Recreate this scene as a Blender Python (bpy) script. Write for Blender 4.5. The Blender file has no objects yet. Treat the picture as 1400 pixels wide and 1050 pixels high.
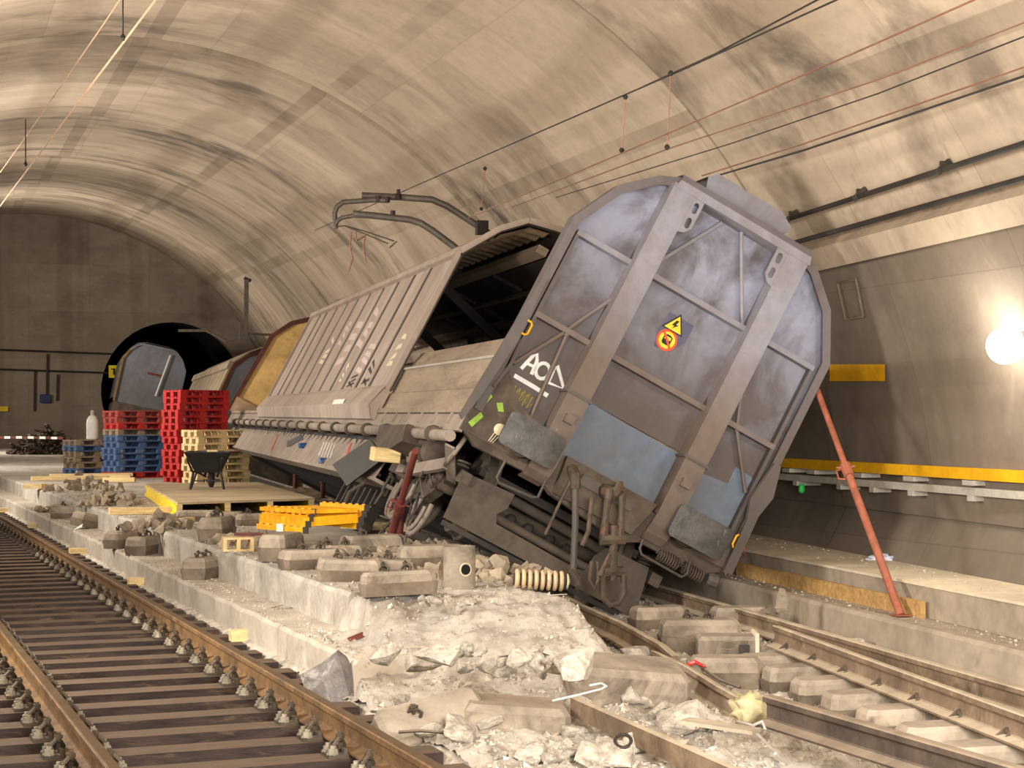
import bpy, bmesh, math, random
from mathutils import Vector, Matrix, noise
random.seed(7)
D = bpy.data
SC = bpy.context.scene
COL = SC.collection
rad = math.radians
V3 = Vector

# ------------------------------------------------------------------ camera
FPX, HOR, CAM_H, YAW = 2340.0, 576.0, 1.69, rad(14.3)     # focal length / horizon in a 1400x1050 frame, eye height above rail top
FW = V3((math.sin(YAW), math.cos(YAW), 0.0)); RT = V3((math.cos(YAW), -math.sin(YAW), 0.0)); UP = V3((0, 0, 1))
EYE = V3((0, 0, CAM_H))
cam_d = D.cameras.new('camera'); cam = D.objects.new('camera', cam_d); COL.objects.link(cam)
cam.location = EYE; cam.rotation_euler = (math.pi / 2, 0, -YAW)
cam_d.sensor_width = 36.0; cam_d.lens = FPX / 1400 * 36; cam_d.shift_y = (HOR - 525) / 1400
cam_d.clip_start = 0.1; cam_d.clip_end = 400
SC.camera = cam

# ------------------------------------------------------------------ light
world = D.worlds.new('world'); SC.world = world; world.use_nodes = True
world.node_tree.nodes['Background'].inputs[0].default_value = (1.0, 0.88, 0.72, 1)
world.node_tree.nodes['Background'].inputs[1].default_value = 0.0
SC.view_settings.view_transform = 'Standard'; SC.view_settings.look = 'None'
SC.view_settings.gamma = 1.0; SC.view_settings.use_curve_mapping = False
SC.view_settings.exposure = 0.2

def lamp_area(loc, target, size, power, col, sy=None):
    l = D.lights.new('seen_or_added_light', 'AREA'); l.energy = power; l.size = size; l.color = col
    l.shape = 'RECTANGLE'; l.size_y = sy or size
    o = D.objects.new('seen_or_added_light', l); COL.objects.link(o); o.location = loc
    o.rotation_euler = (V3(target) - V3(loc)).to_track_quat('-Z', 'Y').to_euler(); return o
def lamp_point(loc, power, col, r=0.15):
    l = D.lights.new('seen_or_added_light', 'POINT'); l.energy = power; l.color = col; l.shadow_soft_size = r
    o = D.objects.new('seen_or_added_light', l); COL.objects.link(o); o.location = loc; return o
WARM = (1.0, 0.962, 0.91); NEUT = (1.0, 0.983, 0.955)
def at(z, lat, h): return FW * z + RT * lat + UP * h
# unseen area lights added around the camera to brighten the wreck and the vault
lamp_area(at(-4, -2.2, 3.6), (3.0, 15, 1.0), 2.0, 650, NEUT)
lamp_area(at(-2, 4.4, 4.2), (4.6, 13, 0.6), 2.0, 300, NEUT)
lamp_area(at(3, 1.5, 2.2), at(22, 3, 9.0), 2.0, 1150, NEUT)  # added uplight for the vault, ahead of the camera and out of view
# unseen lights on the left: key inferred from rail shadows, others added for brightness
for z, lat, h, p, tz in ((4.5, -3.7, 3.0, 300, 2.0), (12, -5.4, 2.8, 470, 2.0), (22, -9.2, 3.2, 560, 7), (34, -13.6, 3.6, 820, 7), (48, -18.5, 4.0, 950, 7), (70, -26.5, 4.5, 1700, 7)):
    lamp_area(at(z, lat, h), at(z + 5, lat + 12, tz), 1.5, p, WARM)

# ------------------------------------------------------------------ measuring helpers (photo pixel -> point at a known height / plane / distance)
def ray(x, y): return FW + RT * ((x - 700) / FPX) + UP * ((HOR - y) / FPX)
def gz(x, y, z=0.0):
    d = ray(x, y); return EYE + d * ((z - CAM_H) / d.z)
def gd(x, y, depth): return EYE + ray(x, y) * depth
def gpl(x, y, p, n):
    d = ray(x, y); return EYE + d * ((V3(p) - EYE).dot(n) / d.dot(n))

# ------------------------------------------------------------------ mesh builder
class MB:
    def __init__(s): s.v = []; s.f = []
    def add(s, vs, fs):
        n = len(s.v); s.v += [tuple(p) for p in vs]; s.f += [tuple(n + i for i in f) for f in fs]; return s
    def box(s, c, sz, m=None):
        c = V3(c); hx, hy, hz = sz[0] / 2, sz[1] / 2, sz[2] / 2
        vs = [V3((x, y, z)) for x in (-hx, hx) for y in (-hy, hy) for z in (-hz, hz)]
        if m is not None: vs = [m @ p for p in vs]
        return s.add([p + c for p in vs], [(0, 1, 3, 2), (4, 6, 7, 5), (0, 4, 5, 1), (2, 3, 7, 6), (0, 2, 6, 4), (1, 5, 7, 3)])
    def bb(s, x0, x1, y0, y1, z0, z1):
        return s.box(((x0 + x1) / 2, (y0 + y1) / 2, (z0 + z1) / 2), (x1 - x0, y1 - y0, z1 - z0))
    def bar(s, a, b, w, h, upv=(0, 0, 1)):
        a = V3(a); b = V3(b); d = (b - a); L = d.length
        if L < 1e-6: return s
        d.normalize(); x = d.cross(V3(upv))
        if x.length < 1e-4: x = d.cross(V3((1, 0, 0)))
        x.normalize(); z = x.cross(d)
        vs = []
        for p in (a, b):
            for (i, j) in ((-1, -1), (1, -1), (1, 1), (-1, 1)): vs.append(p + x * (i * w / 2) + z * (j * h / 2))
        return s.add(vs, [(0, 1, 2, 3), (7, 6, 5, 4), (0, 4, 5, 1), (1, 5, 6, 2), (2, 6, 7, 3), (3, 7, 4, 0)])
    def tube(s, pts, r, n=8, closed=False, caps=True):
        pts = [V3(p) for p in pts]; rs = r if isinstance(r, (list, tuple)) else [r] * len(pts)
        rings = []; ref = None; N = len(pts)
        for i, p in enumerate(pts):
            if closed: t = pts[(i + 1) % N] - pts[i - 1]
            else: t = pts[min(i + 1, N - 1)] - pts[max(i - 1, 0)]
            if t.length < 1e-7: t = V3((0, 0, 1))
            t.normalize()
            if ref is None:
                ref = t.cross(V3((0, 0, 1)))
                if ref.length < 1e-3: ref = t.cross(V3((1, 0, 0)))
                ref.normalize()
            else:
                ref = ref - t * ref.dot(t)
                if ref.length < 1e-4: ref = t.orthogonal()
                ref.normalize()
            b = t.cross(ref)
            rings.append([p + (ref * math.cos(a) + b * math.sin(a)) * rs[i] for a in [2 * math.pi * k / n for k in range(n)]])
        vs = [q for rg in rings for q in rg]; fs = []
        M = N if closed else N - 1
        for i in range(M):
            j = (i + 1) % N
            for k in range(n): fs.append((i * n + k, i * n + (k + 1) % n, j * n + (k + 1) % n, j * n + k))
        if caps and not closed: fs += [tuple(range(n - 1, -1, -1)), tuple((N - 1) * n + k for k in range(n))]
        return s.add(vs, fs)
    def cyl(s, a, b, r, n=12, r2=None): return s.tube([a, b], [r, r if r2 is None else r2], n)
    def lathe(s, prof, c=(0, 0, 0), ax=(0, 0, 1), n=16):
        ax = V3(ax).normalized(); e = ax.orthogonal().normalized(); g = ax.cross(e); c = V3(c)
        vs = []; N = len(prof)
        for (r, h) in prof:
            for k in range(n):
                a = 2 * math.pi * k / n; vs.append(c + ax * h + (e * math.cos(a) + g * math.sin(a)) * r)
        fs = [(i * n + k, i * n + (k + 1) % n, (i + 1) * n + (k + 1) % n, (i + 1) * n + k) for i in range(N - 1) for k in range(n)]
        fs += [tuple(range(n - 1, -1, -1)), tuple((N - 1) * n + k for k in range(n))]
        return s.add(vs, fs)
    def prism(s, poly, fa, fb):
        """poly: list of 2-d points; fa / fb map a 2-d point to 3-d on the two faces"""
        n = len(poly); vs = [fa(*p) for p in poly] + [fb(*p) for p in poly]
        fs = [tuple(range(n)), tuple(range(2 * n - 1, n - 1, -1))] + [(i, n + i, n + (i + 1) % n, (i + 1) % n) for i in range(n)]
        return s.add(vs, fs)
    def strip(s, rows):
        """rows: list of equally long point lists -> quads"""
        m = len(rows[0]); vs = [p for r in rows for p in r]
        return s.add(vs, [(i * m + j, i * m + j + 1, (i + 1) * m + j + 1, (i + 1) * m + j) for i in range(len(rows) - 1) for j in range(m - 1)])
    def mesh(s, name, smooth=False):
        me = D.meshes.new(name); me.from_pydata(s.v, [], s.f)
        bm = bmesh.new(); bm.from_mesh(me); bmesh.ops.recalc_face_normals(bm, faces=bm.faces); bm.to_mesh(me); bm.free()
        if smooth: me.polygons.foreach_set('use_smooth', [True] * len(me.polygons))
        me.update(); return me
    def build(s, name, m, parent=None, smooth=False, bevel=0, autosm=False):
        me = s.mesh(name, smooth or autosm)
        if autosm: me.set_sharp_from_angle(angle=rad(38))
        me.materials.append(m); o = D.objects.new(name, me); COL.objects.link(o)
        if bevel:
            b = o.modifiers.new('bevel', 'BEVEL'); b.width = bevel; b.segments = 1; b.limit_method = 'ANGLE'
        if parent is not None: o.parent = parent
        return o

def tag(o, label=None, cat=None, group=None, kind=None):
    if label: o['label'] = label
    if cat: o['category'] = cat
    if group: o['group'] = group
    if kind: o['kind'] = kind
    return o
def thing(name, label, cat, loc=(0, 0, 0), rz=0.0, group=None, mat4=None):
    o = D.objects.new(name, None); COL.objects.link(o); o.empty_display_size = 0.1
    if mat4 is not None: o.matrix_world = mat4
    else: o.location = loc; o.rotation_euler = (0, 0, rz)
    return tag(o, label, cat, group)
def struct(name, label=None, cat=None):
    o = D.objects.new(name, None); COL.objects.link(o); return tag(o, label, cat, kind='structure')
def dup(o, parent=None, **kw):
    c = o.copy(); COL.objects.link(c)
    if parent is not None: c.parent = parent
    for ch in o.children: dup(ch, c)
    for k, v in kw.items(): c[k] = v
    return c
def frame_mat(o, x, y, z):
    m = Matrix((V3(x), V3(y), V3(z))).transposed().to_4x4(); m.translation = V3(o); return m
def eul(rx, ry, rz, loc=(0, 0, 0)):
    from mathutils import Euler
    m = Euler((rx, ry, rz)).to_matrix().to_4x4(); m.translation = V3(loc); return m

# ------------------------------------------------------------------ materials
def lin(c):
    return tuple((x / 12.92 if x <= 0.04045 else ((x + 0.055) / 1.055) ** 2.4) for x in [k / 255 for k in c]) + (1,)
class NT:
    def __init__(s, name):
        s.m = D.materials.new(name); s.m.use_nodes = True; s.t = s.m.node_tree; s.b = s.t.nodes['Principled BSDF']
    def n(s, typ, **kw):
        o = s.t.nodes.new(typ)
        for k, v in kw.items(): setattr(o, k, v)
        return o
    def l(s, a, b): s.t.links.new(a, b)
    def noise(s, vec, scale, detail=5, rough=0.6, dist=0.0):
        o = s.n('ShaderNodeTexNoise'); o.inputs['Scale'].default_value = scale; o.inputs['Detail'].default_value = detail
        o.inputs['Roughness'].default_value = rough; o.inputs['Distortion'].default_value = dist
        if vec is not None: s.l(vec, o.inputs['Vector'])
        return o.outputs['Fac']
    def ramp(s, fac, stops):
        o = s.n('ShaderNodeValToRGB'); cr = o.color_ramp
        while len(cr.elements) < len(stops): cr.elements.new(0.5)
        for e, (p, c) in zip(cr.elements, stops): e.position = p; e.color = c
        s.l(fac, o.inputs['Fac']); return o.outputs['Color']
    def mix(s, fac, a, b, mode='MIX'):
        o = s.n('ShaderNodeMix', data_type='RGBA', blend_type=mode)
        for inp, v in ((o.inputs['Factor'], fac), (o.inputs['A'], a), (o.inputs['B'], b)): pass
        for idx, v in ((0, fac), (6, a), (7, b)):
            if hasattr(v, 'default_value') or hasattr(v, 'is_linked'): s.l(v, o.inputs[idx])
            else: o.inputs[idx].default_value = v
        return o.outputs[2]
    def math(s, op, a, b=0.0, clamp=False):
        o = s.n('ShaderNodeMath', operation=op); o.use_clamp = clamp
        for i, v in enumerate((a, b)):
            if hasattr(v, 'is_linked'): s.l(v, o.inputs[i])
            else: o.inputs[i].default_value = v
        return o.outputs[0]
    def mapping(s, vec, scale=(1, 1, 1), rot=(0, 0, 0), loc=(0, 0, 0)):
        o = s.n('ShaderNodeMapping'); o.inputs['Scale'].default_value = scale; o.inputs['Rotation'].default_value = rot; o.inputs['Location'].default_value = loc
        s.l(vec, o.inputs['Vector']); return o.outputs[0]
    def bump(s, fac, strength, dist=0.02):
        o = s.n('ShaderNodeBump'); o.inputs['Strength'].default_value = strength; o.inputs['Distance'].default_value = dist
        s.l(fac, o.inputs['Height']); s.l(o.outputs[0], s.b.inputs['Normal'])
def sc3(c, k): return tuple(min(255, x * k) for x in c)
def mat(name, base, var=0.22, scale=3.0, rough=0.8, metal=0.0, bump=0.25, stretch=(1, 1, 1), second=None, amt=0.5, dust=None, dustamt=0.6, obrand=True, fine=8.0, spec=0.3):
    t = NT(name); tc = t.n('ShaderNodeTexCoord').outputs['Object']
    if obrand:
        oi = t.n('ShaderNodeObjectInfo').outputs['Random']
        va = t.n('ShaderNodeVectorMath', operation='ADD'); t.l(tc, va.inputs[0])
        k = t.math('MULTIPLY', oi, 37.0); t.l(k, va.inputs[1]); tc = va.outputs[0]
    vec = t.mapping(tc, stretch)
    n1 = t.noise(vec, scale, 6, 0.62, 0.3); n2 = t.noise(vec, scale * fine, 4, 0.6)
    c = t.ramp(n1, [(0.3, lin(sc3(base, 1 - var))), (0.7, lin(sc3(base, 1 + var)))])
    if second is not None:
        n3 = t.noise(vec, scale * 0.7, 5, 0.7, 0.6)
        f = t.ramp(n3, [(0.62 - 0.25 * amt, (0, 0, 0, 1)), (0.72 - 0.12 * amt, (1, 1, 1, 1))])
        c = t.mix(f, c, lin(second))
    fm = t.ramp(n2, [(0.25, (0.78, 0.78, 0.78, 1)), (0.75, (1.15, 1.15, 1.15, 1))])
    c = t.mix(0.7, c, fm, 'MULTIPLY')
    if dust is not None:
        g = t.n('ShaderNodeNewGeometry').outputs['Normal']; sx = t.n('ShaderNodeSeparateXYZ'); t.l(g, sx.inputs[0])
        u = t.math('MULTIPLY', t.math('ADD', sx.outputs[2], -0.15), 1.6, True)
        dn = t.ramp(n1, [(0.25, (0.55, 0.55, 0.55, 1)), (0.6, (1, 1, 1, 1))])
        f = t.math('MULTIPLY', t.math('MULTIPLY', u, dn), dustamt, True)
        c = t.mix(f, c, lin(dust))
    t.l(c, t.b.inputs['Base Color'])
    t.b.inputs['Roughness'].default_value = rough; t.b.inputs['Metallic'].default_value = metal; t.b.inputs['Specular IOR Level'].default_value = spec
    if bump: t.bump(t.math('ADD', n1, t.math('MULTIPLY', n2, 0.5)), bump, 0.02)
    return t.m
DUST = (190, 172, 146)
K = {}
K['concrete'] = mat('concrete', (176, 163, 144), 0.12, 1.2, 0.9, bump=0.3, second=(148, 135, 117), amt=0.4, obrand=False)
K['concrete_top'] = mat('concrete_dusty', (172, 162, 147), 0.16, 1.6, 0.95, bump=1.0, second=(142, 130, 114), amt=0.45, obrand=False, fine=12)
K['walk'] = mat('walkway_concrete', (205, 188, 160), 0.10, 1.0, 0.9, bump=0.2, obrand=False)  # paler than the riser: light from above is put into the colour
K['riser'] = mat('riser_concrete', (158, 143, 122), 0.12, 1.2, 0.9, bump=0.2, second=(130, 116, 97), amt=0.4, obrand=False)  # darker than the walkway top: the riser's shade is put into the colour
K['slab'] = mat('bed_concrete', (128, 112, 94), 0.2, 2.0, 0.95, bump=0.5, obrand=False)
K['rock'] = mat('broken_concrete', (184, 172, 154), 0.18, 2.5, 0.95, bump=1.0, second=(138, 126, 109), amt=0.4)
K['gravel'] = mat('gravel', (172, 160, 142), 0.25, 6.0, 0.95, bump=0.6, obrand=False)
K['block'] = mat('sleeper_concrete', (146, 131, 112), 0.18, 2.5, 0.92, bump=0.7, second=(98, 86, 73), amt=0.5, dust=(172, 158, 139), dustamt=0.35)
K['boot'] = mat('rubber_boot', (112, 98, 82), 0.2, 4.0, 0.85, bump=0.3)
K['rail_rust'] = mat('rusty_rail', (122, 92, 58), 0.2, 4.0, 0.7, 0.2, 0.3, second=(92, 68, 46), amt=0.4, obrand=False)
K['rail_head'] = mat('worn_rail_head', (120, 98, 72), 0.15, 5.0, 0.35, 0.7, 0.1, obrand=False)
K['rail_dusty'] = mat('dusty_rail', (112, 92, 72), 0.2, 4.0, 0.8, 0.1, 0.4, second=(140, 120, 95), amt=0.4, dust=(205, 188, 160), dustamt=0.75)
K['rail_dark'] = mat('dark_rail', (72, 60, 50), 0.25, 4.0, 0.7, 0.2, 0.4, dust=(170, 150, 125), dustamt=0.6)
K['timber_sleeper'] = mat('tarred_timber', (54, 42, 35), 0.28, 3.0, 0.85, 0, 0.6, stretch=(1.2, 14, 6), second=(92, 74, 58), amt=0.25, dust=(128, 106, 84), dustamt=0.55)
K['clip'] = mat('clip_steel', (74, 63, 50), 0.25, 9.0, 0.7, 0.2, 0.3, dust=(124, 108, 88), dustamt=0.35)
K['nut'] = mat('bolt_steel', (142, 132, 112), 0.2, 9.0, 0.6, 0.2, 0.2)
K['wood'] = mat('pale_timber', (214, 186, 132), 0.12, 3.0, 0.8, 0, 0.25, stretch=(1, 9, 9), second=(190, 158, 104), amt=0.3)
K['wood_end'] = mat('board_timber', (178, 140, 86), 0.15, 2.0, 0.8, 0, 0.25, stretch=(1, 9, 9), second=(150, 114, 66), amt=0.3)
K['ply'] = mat('dusty_plywood', (190, 168, 132), 0.1, 1.4, 0.9, 0, 0.2, second=(170, 148, 112), amt=0.3)
K['yellow'] = mat('yellow_paint', (240, 204, 20), 0.08, 3.0, 0.6, 0, 0.1)
K['orange'] = mat('orange_yellow_paint', (245, 168, 18), 0.1, 5.0, 0.5, 0, 0.1, second=(215, 140, 20), amt=0.2)
K['rail_yellow'] = mat('handrail_yellow', (205, 150, 14), 0.07, 2.0, 0.6, 0, 0.1)
K['redprop'] = mat('red_oxide_paint', (150, 88, 66), 0.15, 6.0, 0.6, 0, 0.15, second=(140, 70, 52), amt=0.3)
K['darkred'] = mat('dark_red_paint', (98, 46, 38), 0.18, 6.0, 0.6, 0, 0.15)
K['black'] = mat('black_plastic', (36, 34, 34), 0.25, 4.0, 0.6, 0, 0.1, dust=(120, 108, 92), dustamt=0.35)
K['soot'] = mat('dark_steel', (58, 50, 43), 0.25, 3.0, 0.75, 0.1, 0.3)
K['hole'] = mat('tunnel_dark', (24, 21, 19), 0.2, 1.0, 0.95, 0, 0.2, obrand=False)
K['white'] = mat('white_paint', (222, 214, 200), 0.06, 4.0, 0.6, 0, 0.1)
K['grey'] = mat('grey_paint', (168, 160, 146), 0.08, 3.0, 0.6, 0, 0.1)
K['pipe'] = mat('cable_black', (52, 46, 40), 0.2, 3.0, 0.7, 0.2, 0.1)
K['wire'] = mat('copper_wire', (140, 98, 74), 0.1, 3.0, 0.5, 0.4, 0)
K['wire_pale'] = mat('contact_wire', (200, 160, 125), 0.1, 3.0, 0.5, 0.3, 0)
K['galv'] = mat('galvanised_tube', (104, 96, 86), 0.15, 5.0, 0.55, 0.5, 0.1)
# ================================================================== THE CAVERN
AXL = lambda z: 2.23 - 0.307 * z                      # cavern axis, sideways of the camera at distance z
RAD = lambda z: max(5.06 + 0.096 * z, 5.6)
CZ = lambda z: CAM_H - (1.0 + 0.02 * z)
DA = (FW - RT * 0.307).normalized(); QA = V3((DA.y, -DA.x, 0))
def axp(z): return FW * z + RT * AXL(z)
def vault_pt(z, t, dr=0.0):
    p = axp(z); r = RAD(z) + dr
    return V3((p.x, p.y, 0)) + QA * (r * math.sin(t)) + UP * (CZ(z) + r * math.cos(t))
def t_at(z, Z): return math.acos(max(-1, min(1, (Z - CZ(z)) / RAD(z))))
LEDGE_Z = 3.32
JOINTS = [-22, -10.8, 3.4, 16.4, 27.6, 39.6, 52.2, 64.8, 77.4, 90.0]

def vault_material(name, hi, lo, dark, sma=0.9, sta=0.22):
    t = NT(name); uv = t.n('ShaderNodeTexCoord').outputs['UV']
    big = t.noise(t.mapping(uv, (0.22, 0.30, 1)), 1.0, 5, 0.6, 0.6)
    smear = t.noise(t.mapping(uv, (0.55, 0.85, 1), (0, 0, 0.25)), 1.0, 6, 0.62, 0.35)
    strk = t.noise(t.mapping(uv, (0.55, 2.2, 1), (0, 0, 0.1)), 1.0, 6, 0.65, 0.4)
    fine = t.noise(t.mapping(uv, (5, 5, 1)), 1.0, 6, 0.7)
    c = t.ramp(big, [(0.3, lin(lo)), (0.68, lin(hi))])
    patch = t.noise(t.mapping(uv, (0.12, 0.10, 1)), 1.0, 3, 0.5)
    sm = t.ramp(smear, [(0.47, (0, 0, 0, 1)), (0.64, (1, 1, 1, 1))])
    pm = t.ramp(patch, [(0.40, (0.15, 0.15, 0.15, 1)), (0.62, (1, 1, 1, 1))])
    f = t.math('MULTIPLY', t.math('MULTIPLY', sm, pm), sma)
    c = t.mix(f, c, lin(dark))
    st = t.ramp(strk, [(0.52, (0, 0, 0, 1)), (0.75, (1, 1, 1, 1))])
    c = t.mix(t.math('MULTIPLY', st, sta), c, lin(sc3(dark, 1.05)))
    pale = t.ramp(t.noise(t.mapping(uv, (0.5, 1.4, 1), (0, 0, 0.3), (9, 4, 0)), 1.0, 6, 0.65, 1.0), [(0.60, (0, 0, 0, 1)), (0.74, (1, 1, 1, 1))])
    c = t.mix(t.math('MULTIPLY', pale, 0.4), c, lin(sc3(hi, 1.13)))
    # shutter-panel joints left in the concrete
    br = t.n('ShaderNodeTexBrick'); br.offset = 0.0; br.squash = 1.0
    t.l(t.mapping(uv, (1, 1, 1)), br.inputs['Vector'])
    br.inputs['Scale'].default_value = 1.0; br.inputs['Mortar Size'].default_value = 0.012; br.inputs['Mortar Smooth'].default_value = 0.6
    br.inputs['Brick Width'].default_value = 3.1; br.inputs['Row Height'].default_value = 2.5
    br.inputs['Color1'].default_value = (1, 1, 1, 1); br.inputs['Color2'].default_value = (0.74, 0.73, 0.71, 1); br.inputs['Mortar'].default_value = (0.66, 0.64, 0.6, 1)
    c = t.mix(0.7, c, br.outputs['Color'], 'MULTIPLY')
    b2 = t.n('ShaderNodeTexBrick'); b2.offset = 0.0; b2.squash = 1.0; t.l(t.mapping(uv, (1, 1, 1), (0, 0, 0), (0.9, 0.3, 0)), b2.inputs['Vector'])
    b2.inputs['Scale'].default_value = 1.0; b2.inputs['Mortar Size'].default_value = 0.17; b2.inputs['Mortar Smooth'].default_value = 0.12; b2.inputs['Brick Width'].default_value = 3.5; b2.inputs['Row Height'].default_value = 60.0
    b2.inputs['Color1'].default_value = (1, 1, 1, 1); b2.inputs['Color2'].default_value = (1, 1, 1, 1); b2.inputs['Mortar'].default_value = (0.70, 0.69, 0.67, 1)
    bf = t.ramp(t.noise(t.mapping(uv, (0.3, 0.22, 1), (0, 0, 0), (5, 5, 0)), 1.0, 4, 0.6), [(0.38, (0.15, 0.15, 0.15, 1)), (0.58, (1, 1, 1, 1))])
    c = t.mix(t.math('MULTIPLY', bf, 0.9 if sma > 0.6 else 0.3), c, b2.outputs['Color'], 'MULTIPLY')
    # darker bands where shutters met
    wv = t.n('ShaderNodeTexWave'); wv.bands_direction = 'X'; wv.wave_profile = 'SIN'; wv.inputs['Scale'].default_value = 0.085; wv.inputs['Distortion'].default_value = 2.0; wv.inputs['Detail'].default_value = 3
    t.l(uv, wv.inputs['Vector'])
    wb = t.ramp(wv.outputs['Color'], [(0.86, (1, 1, 1, 1)), (0.97, (0.78, 0.76, 0.73, 1))])
    c = t.mix(0.8, c, wb, 'MULTIPLY')
    fm = t.ramp(fine, [(0.3, (0.86, 0.86, 0.86, 1)), (0.7, (1.08, 1.08, 1.08, 1))])
    c = t.mix(0.7, c, fm, 'MULTIPLY')
    t.l(c, t.b.inputs['Base Color']); t.b.inputs['Roughness'].default_value = 0.9; t.b.inputs['Specular IOR Level'].default_value = 0.25
    t.bump(t.math('ADD', t.math('MULTIPLY', smear, 0.4), fine), 0.25, 0.03)
    return t.m
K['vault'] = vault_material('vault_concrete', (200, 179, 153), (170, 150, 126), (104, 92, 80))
K['wallc'] = vault_material('wall_concrete', (128, 114, 98), (110, 98, 84), (86, 77, 67), 0.4, 0.15)  # darker than the vault: the wagon's shade and dirt are in the colour
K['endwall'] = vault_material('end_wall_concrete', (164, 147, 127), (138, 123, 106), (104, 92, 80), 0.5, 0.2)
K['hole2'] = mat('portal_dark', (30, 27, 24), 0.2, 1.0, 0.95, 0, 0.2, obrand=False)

def uv_strip(rows, uvs, name, m, parent, smooth=True):
    mb = MB().strip(rows); me = D.meshes.new(name); me.from_pydata(mb.v, [], mb.f)
    ul = me.uv_layers.new(name='UVMap'); flat = [q for r in uvs for q in r]
    for lp in me.loops: ul.data[lp.index].uv = flat[lp.vertex_index]
    if smooth: me.polygons.foreach_set('use_smooth', [True] * len(me.polygons)); me.set_sharp_from_angle(angle=rad(25))
    me.materials.append(m); me.update(); o = D.objects.new(name, me); COL.objects.link(o); o.parent = parent; return o

ceiling = struct('ceiling', 'stained concrete tunnel vault cast in rings', 'ceiling')
wall_r = struct('wall_right', 'curved concrete wall below the cable ledge', 'wall')
NT_V = 56
for k in range(len(JOINTS) - 1):
    z0, z1 = JOINTS[k], JOINTS[k + 1]; off = (0.0, 0.05, 0.01, 0.045)[k % 4]; ku = k * 0.0
    zs = [z0 + 0.075, z0 + 0.08] + [z0 + (z1 - z0) * q for q in (0.25, 0.5, 0.75)] + [z1 - 0.08, z1 - 0.075]
    drs = [off + 0.10, off, off, off, off, off, off + 0.10]
    rows = []; uvs = []; rw = []; uw = []; rl = []; ulr = []
    for z, dr in zip(zs, drs):
        tl = -t_at(z, -0.32); tr = t_at(z, LEDGE_Z); ts = [tl + (tr - tl) * i / NT_V for i in range(NT_V + 1)]
        rows.append([vault_pt(z, t, dr) for t in ts]); uvs.append([(t * 9.0 + 40 + k * 3.7, z * 1.05 + k * 5) for t in ts])
        if z < z0 + 0.1: z = z0 + 0.003
        if z > z1 - 0.1: z = z1 - 0.003
        tr = t_at(z, LEDGE_Z); dr = min(dr, 0.06); tb = t_at(z, 0.78); tw = [tr + (tb - tr) * i / 14 for i in range(15)]
        rw.append([vault_pt(z, t, dr * 0.6 + 0.02) for t in tw]); uw.append([(t * 8.0 + k * 3.1, z * 1.05) for t in tw])
        tc = t_at(z, 0.25); tw = [tb + (tc - tb) * i / 3 for i in range(4)]
        pr_ = [vault_pt(z, tb, dr * 0.6 + 0.02)] + [vault_pt(z, t, 0.07 - 0.10 * i) for i, t in enumerate(tw)]
        rl.append(pr_); ulr.append([(t * 8.0 + k * 3.1, z * 1.05) for t in [tb] + tw])
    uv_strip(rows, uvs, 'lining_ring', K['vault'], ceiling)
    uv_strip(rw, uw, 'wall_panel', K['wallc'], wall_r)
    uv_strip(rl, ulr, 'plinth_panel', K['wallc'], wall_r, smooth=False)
    # cable ledge: a cast corbel along the wall
    prof = [(LEDGE_Z - 0.10, 0.02), (LEDGE_Z - 0.09, -0.09), (LEDGE_Z + 0.12, -0.12), (LEDGE_Z + 0.16, 0.05)]
    rr = [[vault_pt(z, t_at(z, zz), d) for zz, d in prof] for z in (z0 + 0.01, (z0 + z1) / 2, z1 - 0.01)]
    uu = [[(i * 0.2 + 3, z) for i in range(4)] for z in (z0, (z0 + z1) / 2, z1)]
    uv_strip(rr, uu, 'ledge_block', K['vault'], wall_r, smooth=False)
for zj in JOINTS[1:-1]:
    rows = []; uvs = []
    for z in (zj - 0.1, zj + 0.1):
        tl = -t_at(z, -0.32); tr = t_at(z, 0.1); ts = [tl + (tr - tl) * i / NT_V for i in range(NT_V + 1)]
        rows.append([vault_pt(z, t, 0.10) for t in ts]); uvs.append([(t * 9, z) for t in ts])
    uv_strip(rows, uvs, 'joint_strip', K['boot'], ceiling)
# end of the cavern behind the photographer and the far wall with its two bores
def ring_plane_pt(z, q, Z): return V3((axp(z).x, axp(z).y, 0)) + QA * q + UP * Z
def disc_wall(name, z, holes, m, label):
    bm = bmesh.new(); R = RAD(z) + 0.05; edges = []
    def loop(pts):
        vs = [bm.verts.new(p) for p in pts]
        for i in range(len(vs)): edges.append(bm.edges.new((vs[i], vs[(i + 1) % len(vs)])))
    tb = t_at(z, -0.4)
    loop([vault_pt(z, -tb + 2 * tb * i / 60, 0.05) for i in range(61)])
    for (q, Z, r) in holes:
        a0 = math.asin(max(-1, (-0.35 - Z) / r)) ; a1 = math.pi - a0
        loop([ring_plane_pt(z, q + r * math.cos(a), Z + r * math.sin(a)) for a in [a0 + (a1 - a0) * i / 40 for i in range(41)]])
    bmesh.ops.triangle_fill(bm, use_beauty=True, use_dissolve=False, edges=edges)
    me = D.meshes.new(name); bm.to_mesh(me); bm.free()
    ul = me.uv_layers.new(name='UVMap')
    o0 = ring_plane_pt(z, 0, 0)
    for lp in me.loops:
        p = me.vertices[lp.vertex_index].co - o0; ul.data[lp.index].uv = (p.dot(QA), p.z)
    me.materials.append(m); o = D.objects.new(name, me); COL.objects.link(o); return tag(o, label, 'wall', kind='structure')
ZE = 90.0
bore = gpl(235, 535, ring_plane_pt(ZE, 0, 0), DA); bq = (bore - ring_plane_pt(ZE, 0, 0)).dot(QA); BR = 3.72
wall_far = disc_wall('wall_far', ZE, [(bq, bore.z, BR), (-bq, bore.z, BR)], K['endwall'], 'dark concrete end wall with round tunnel bores')
disc_wall('wall_rear', -22.0, [], K['endwall'], 'plain concrete end wall behind the photographer')
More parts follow.
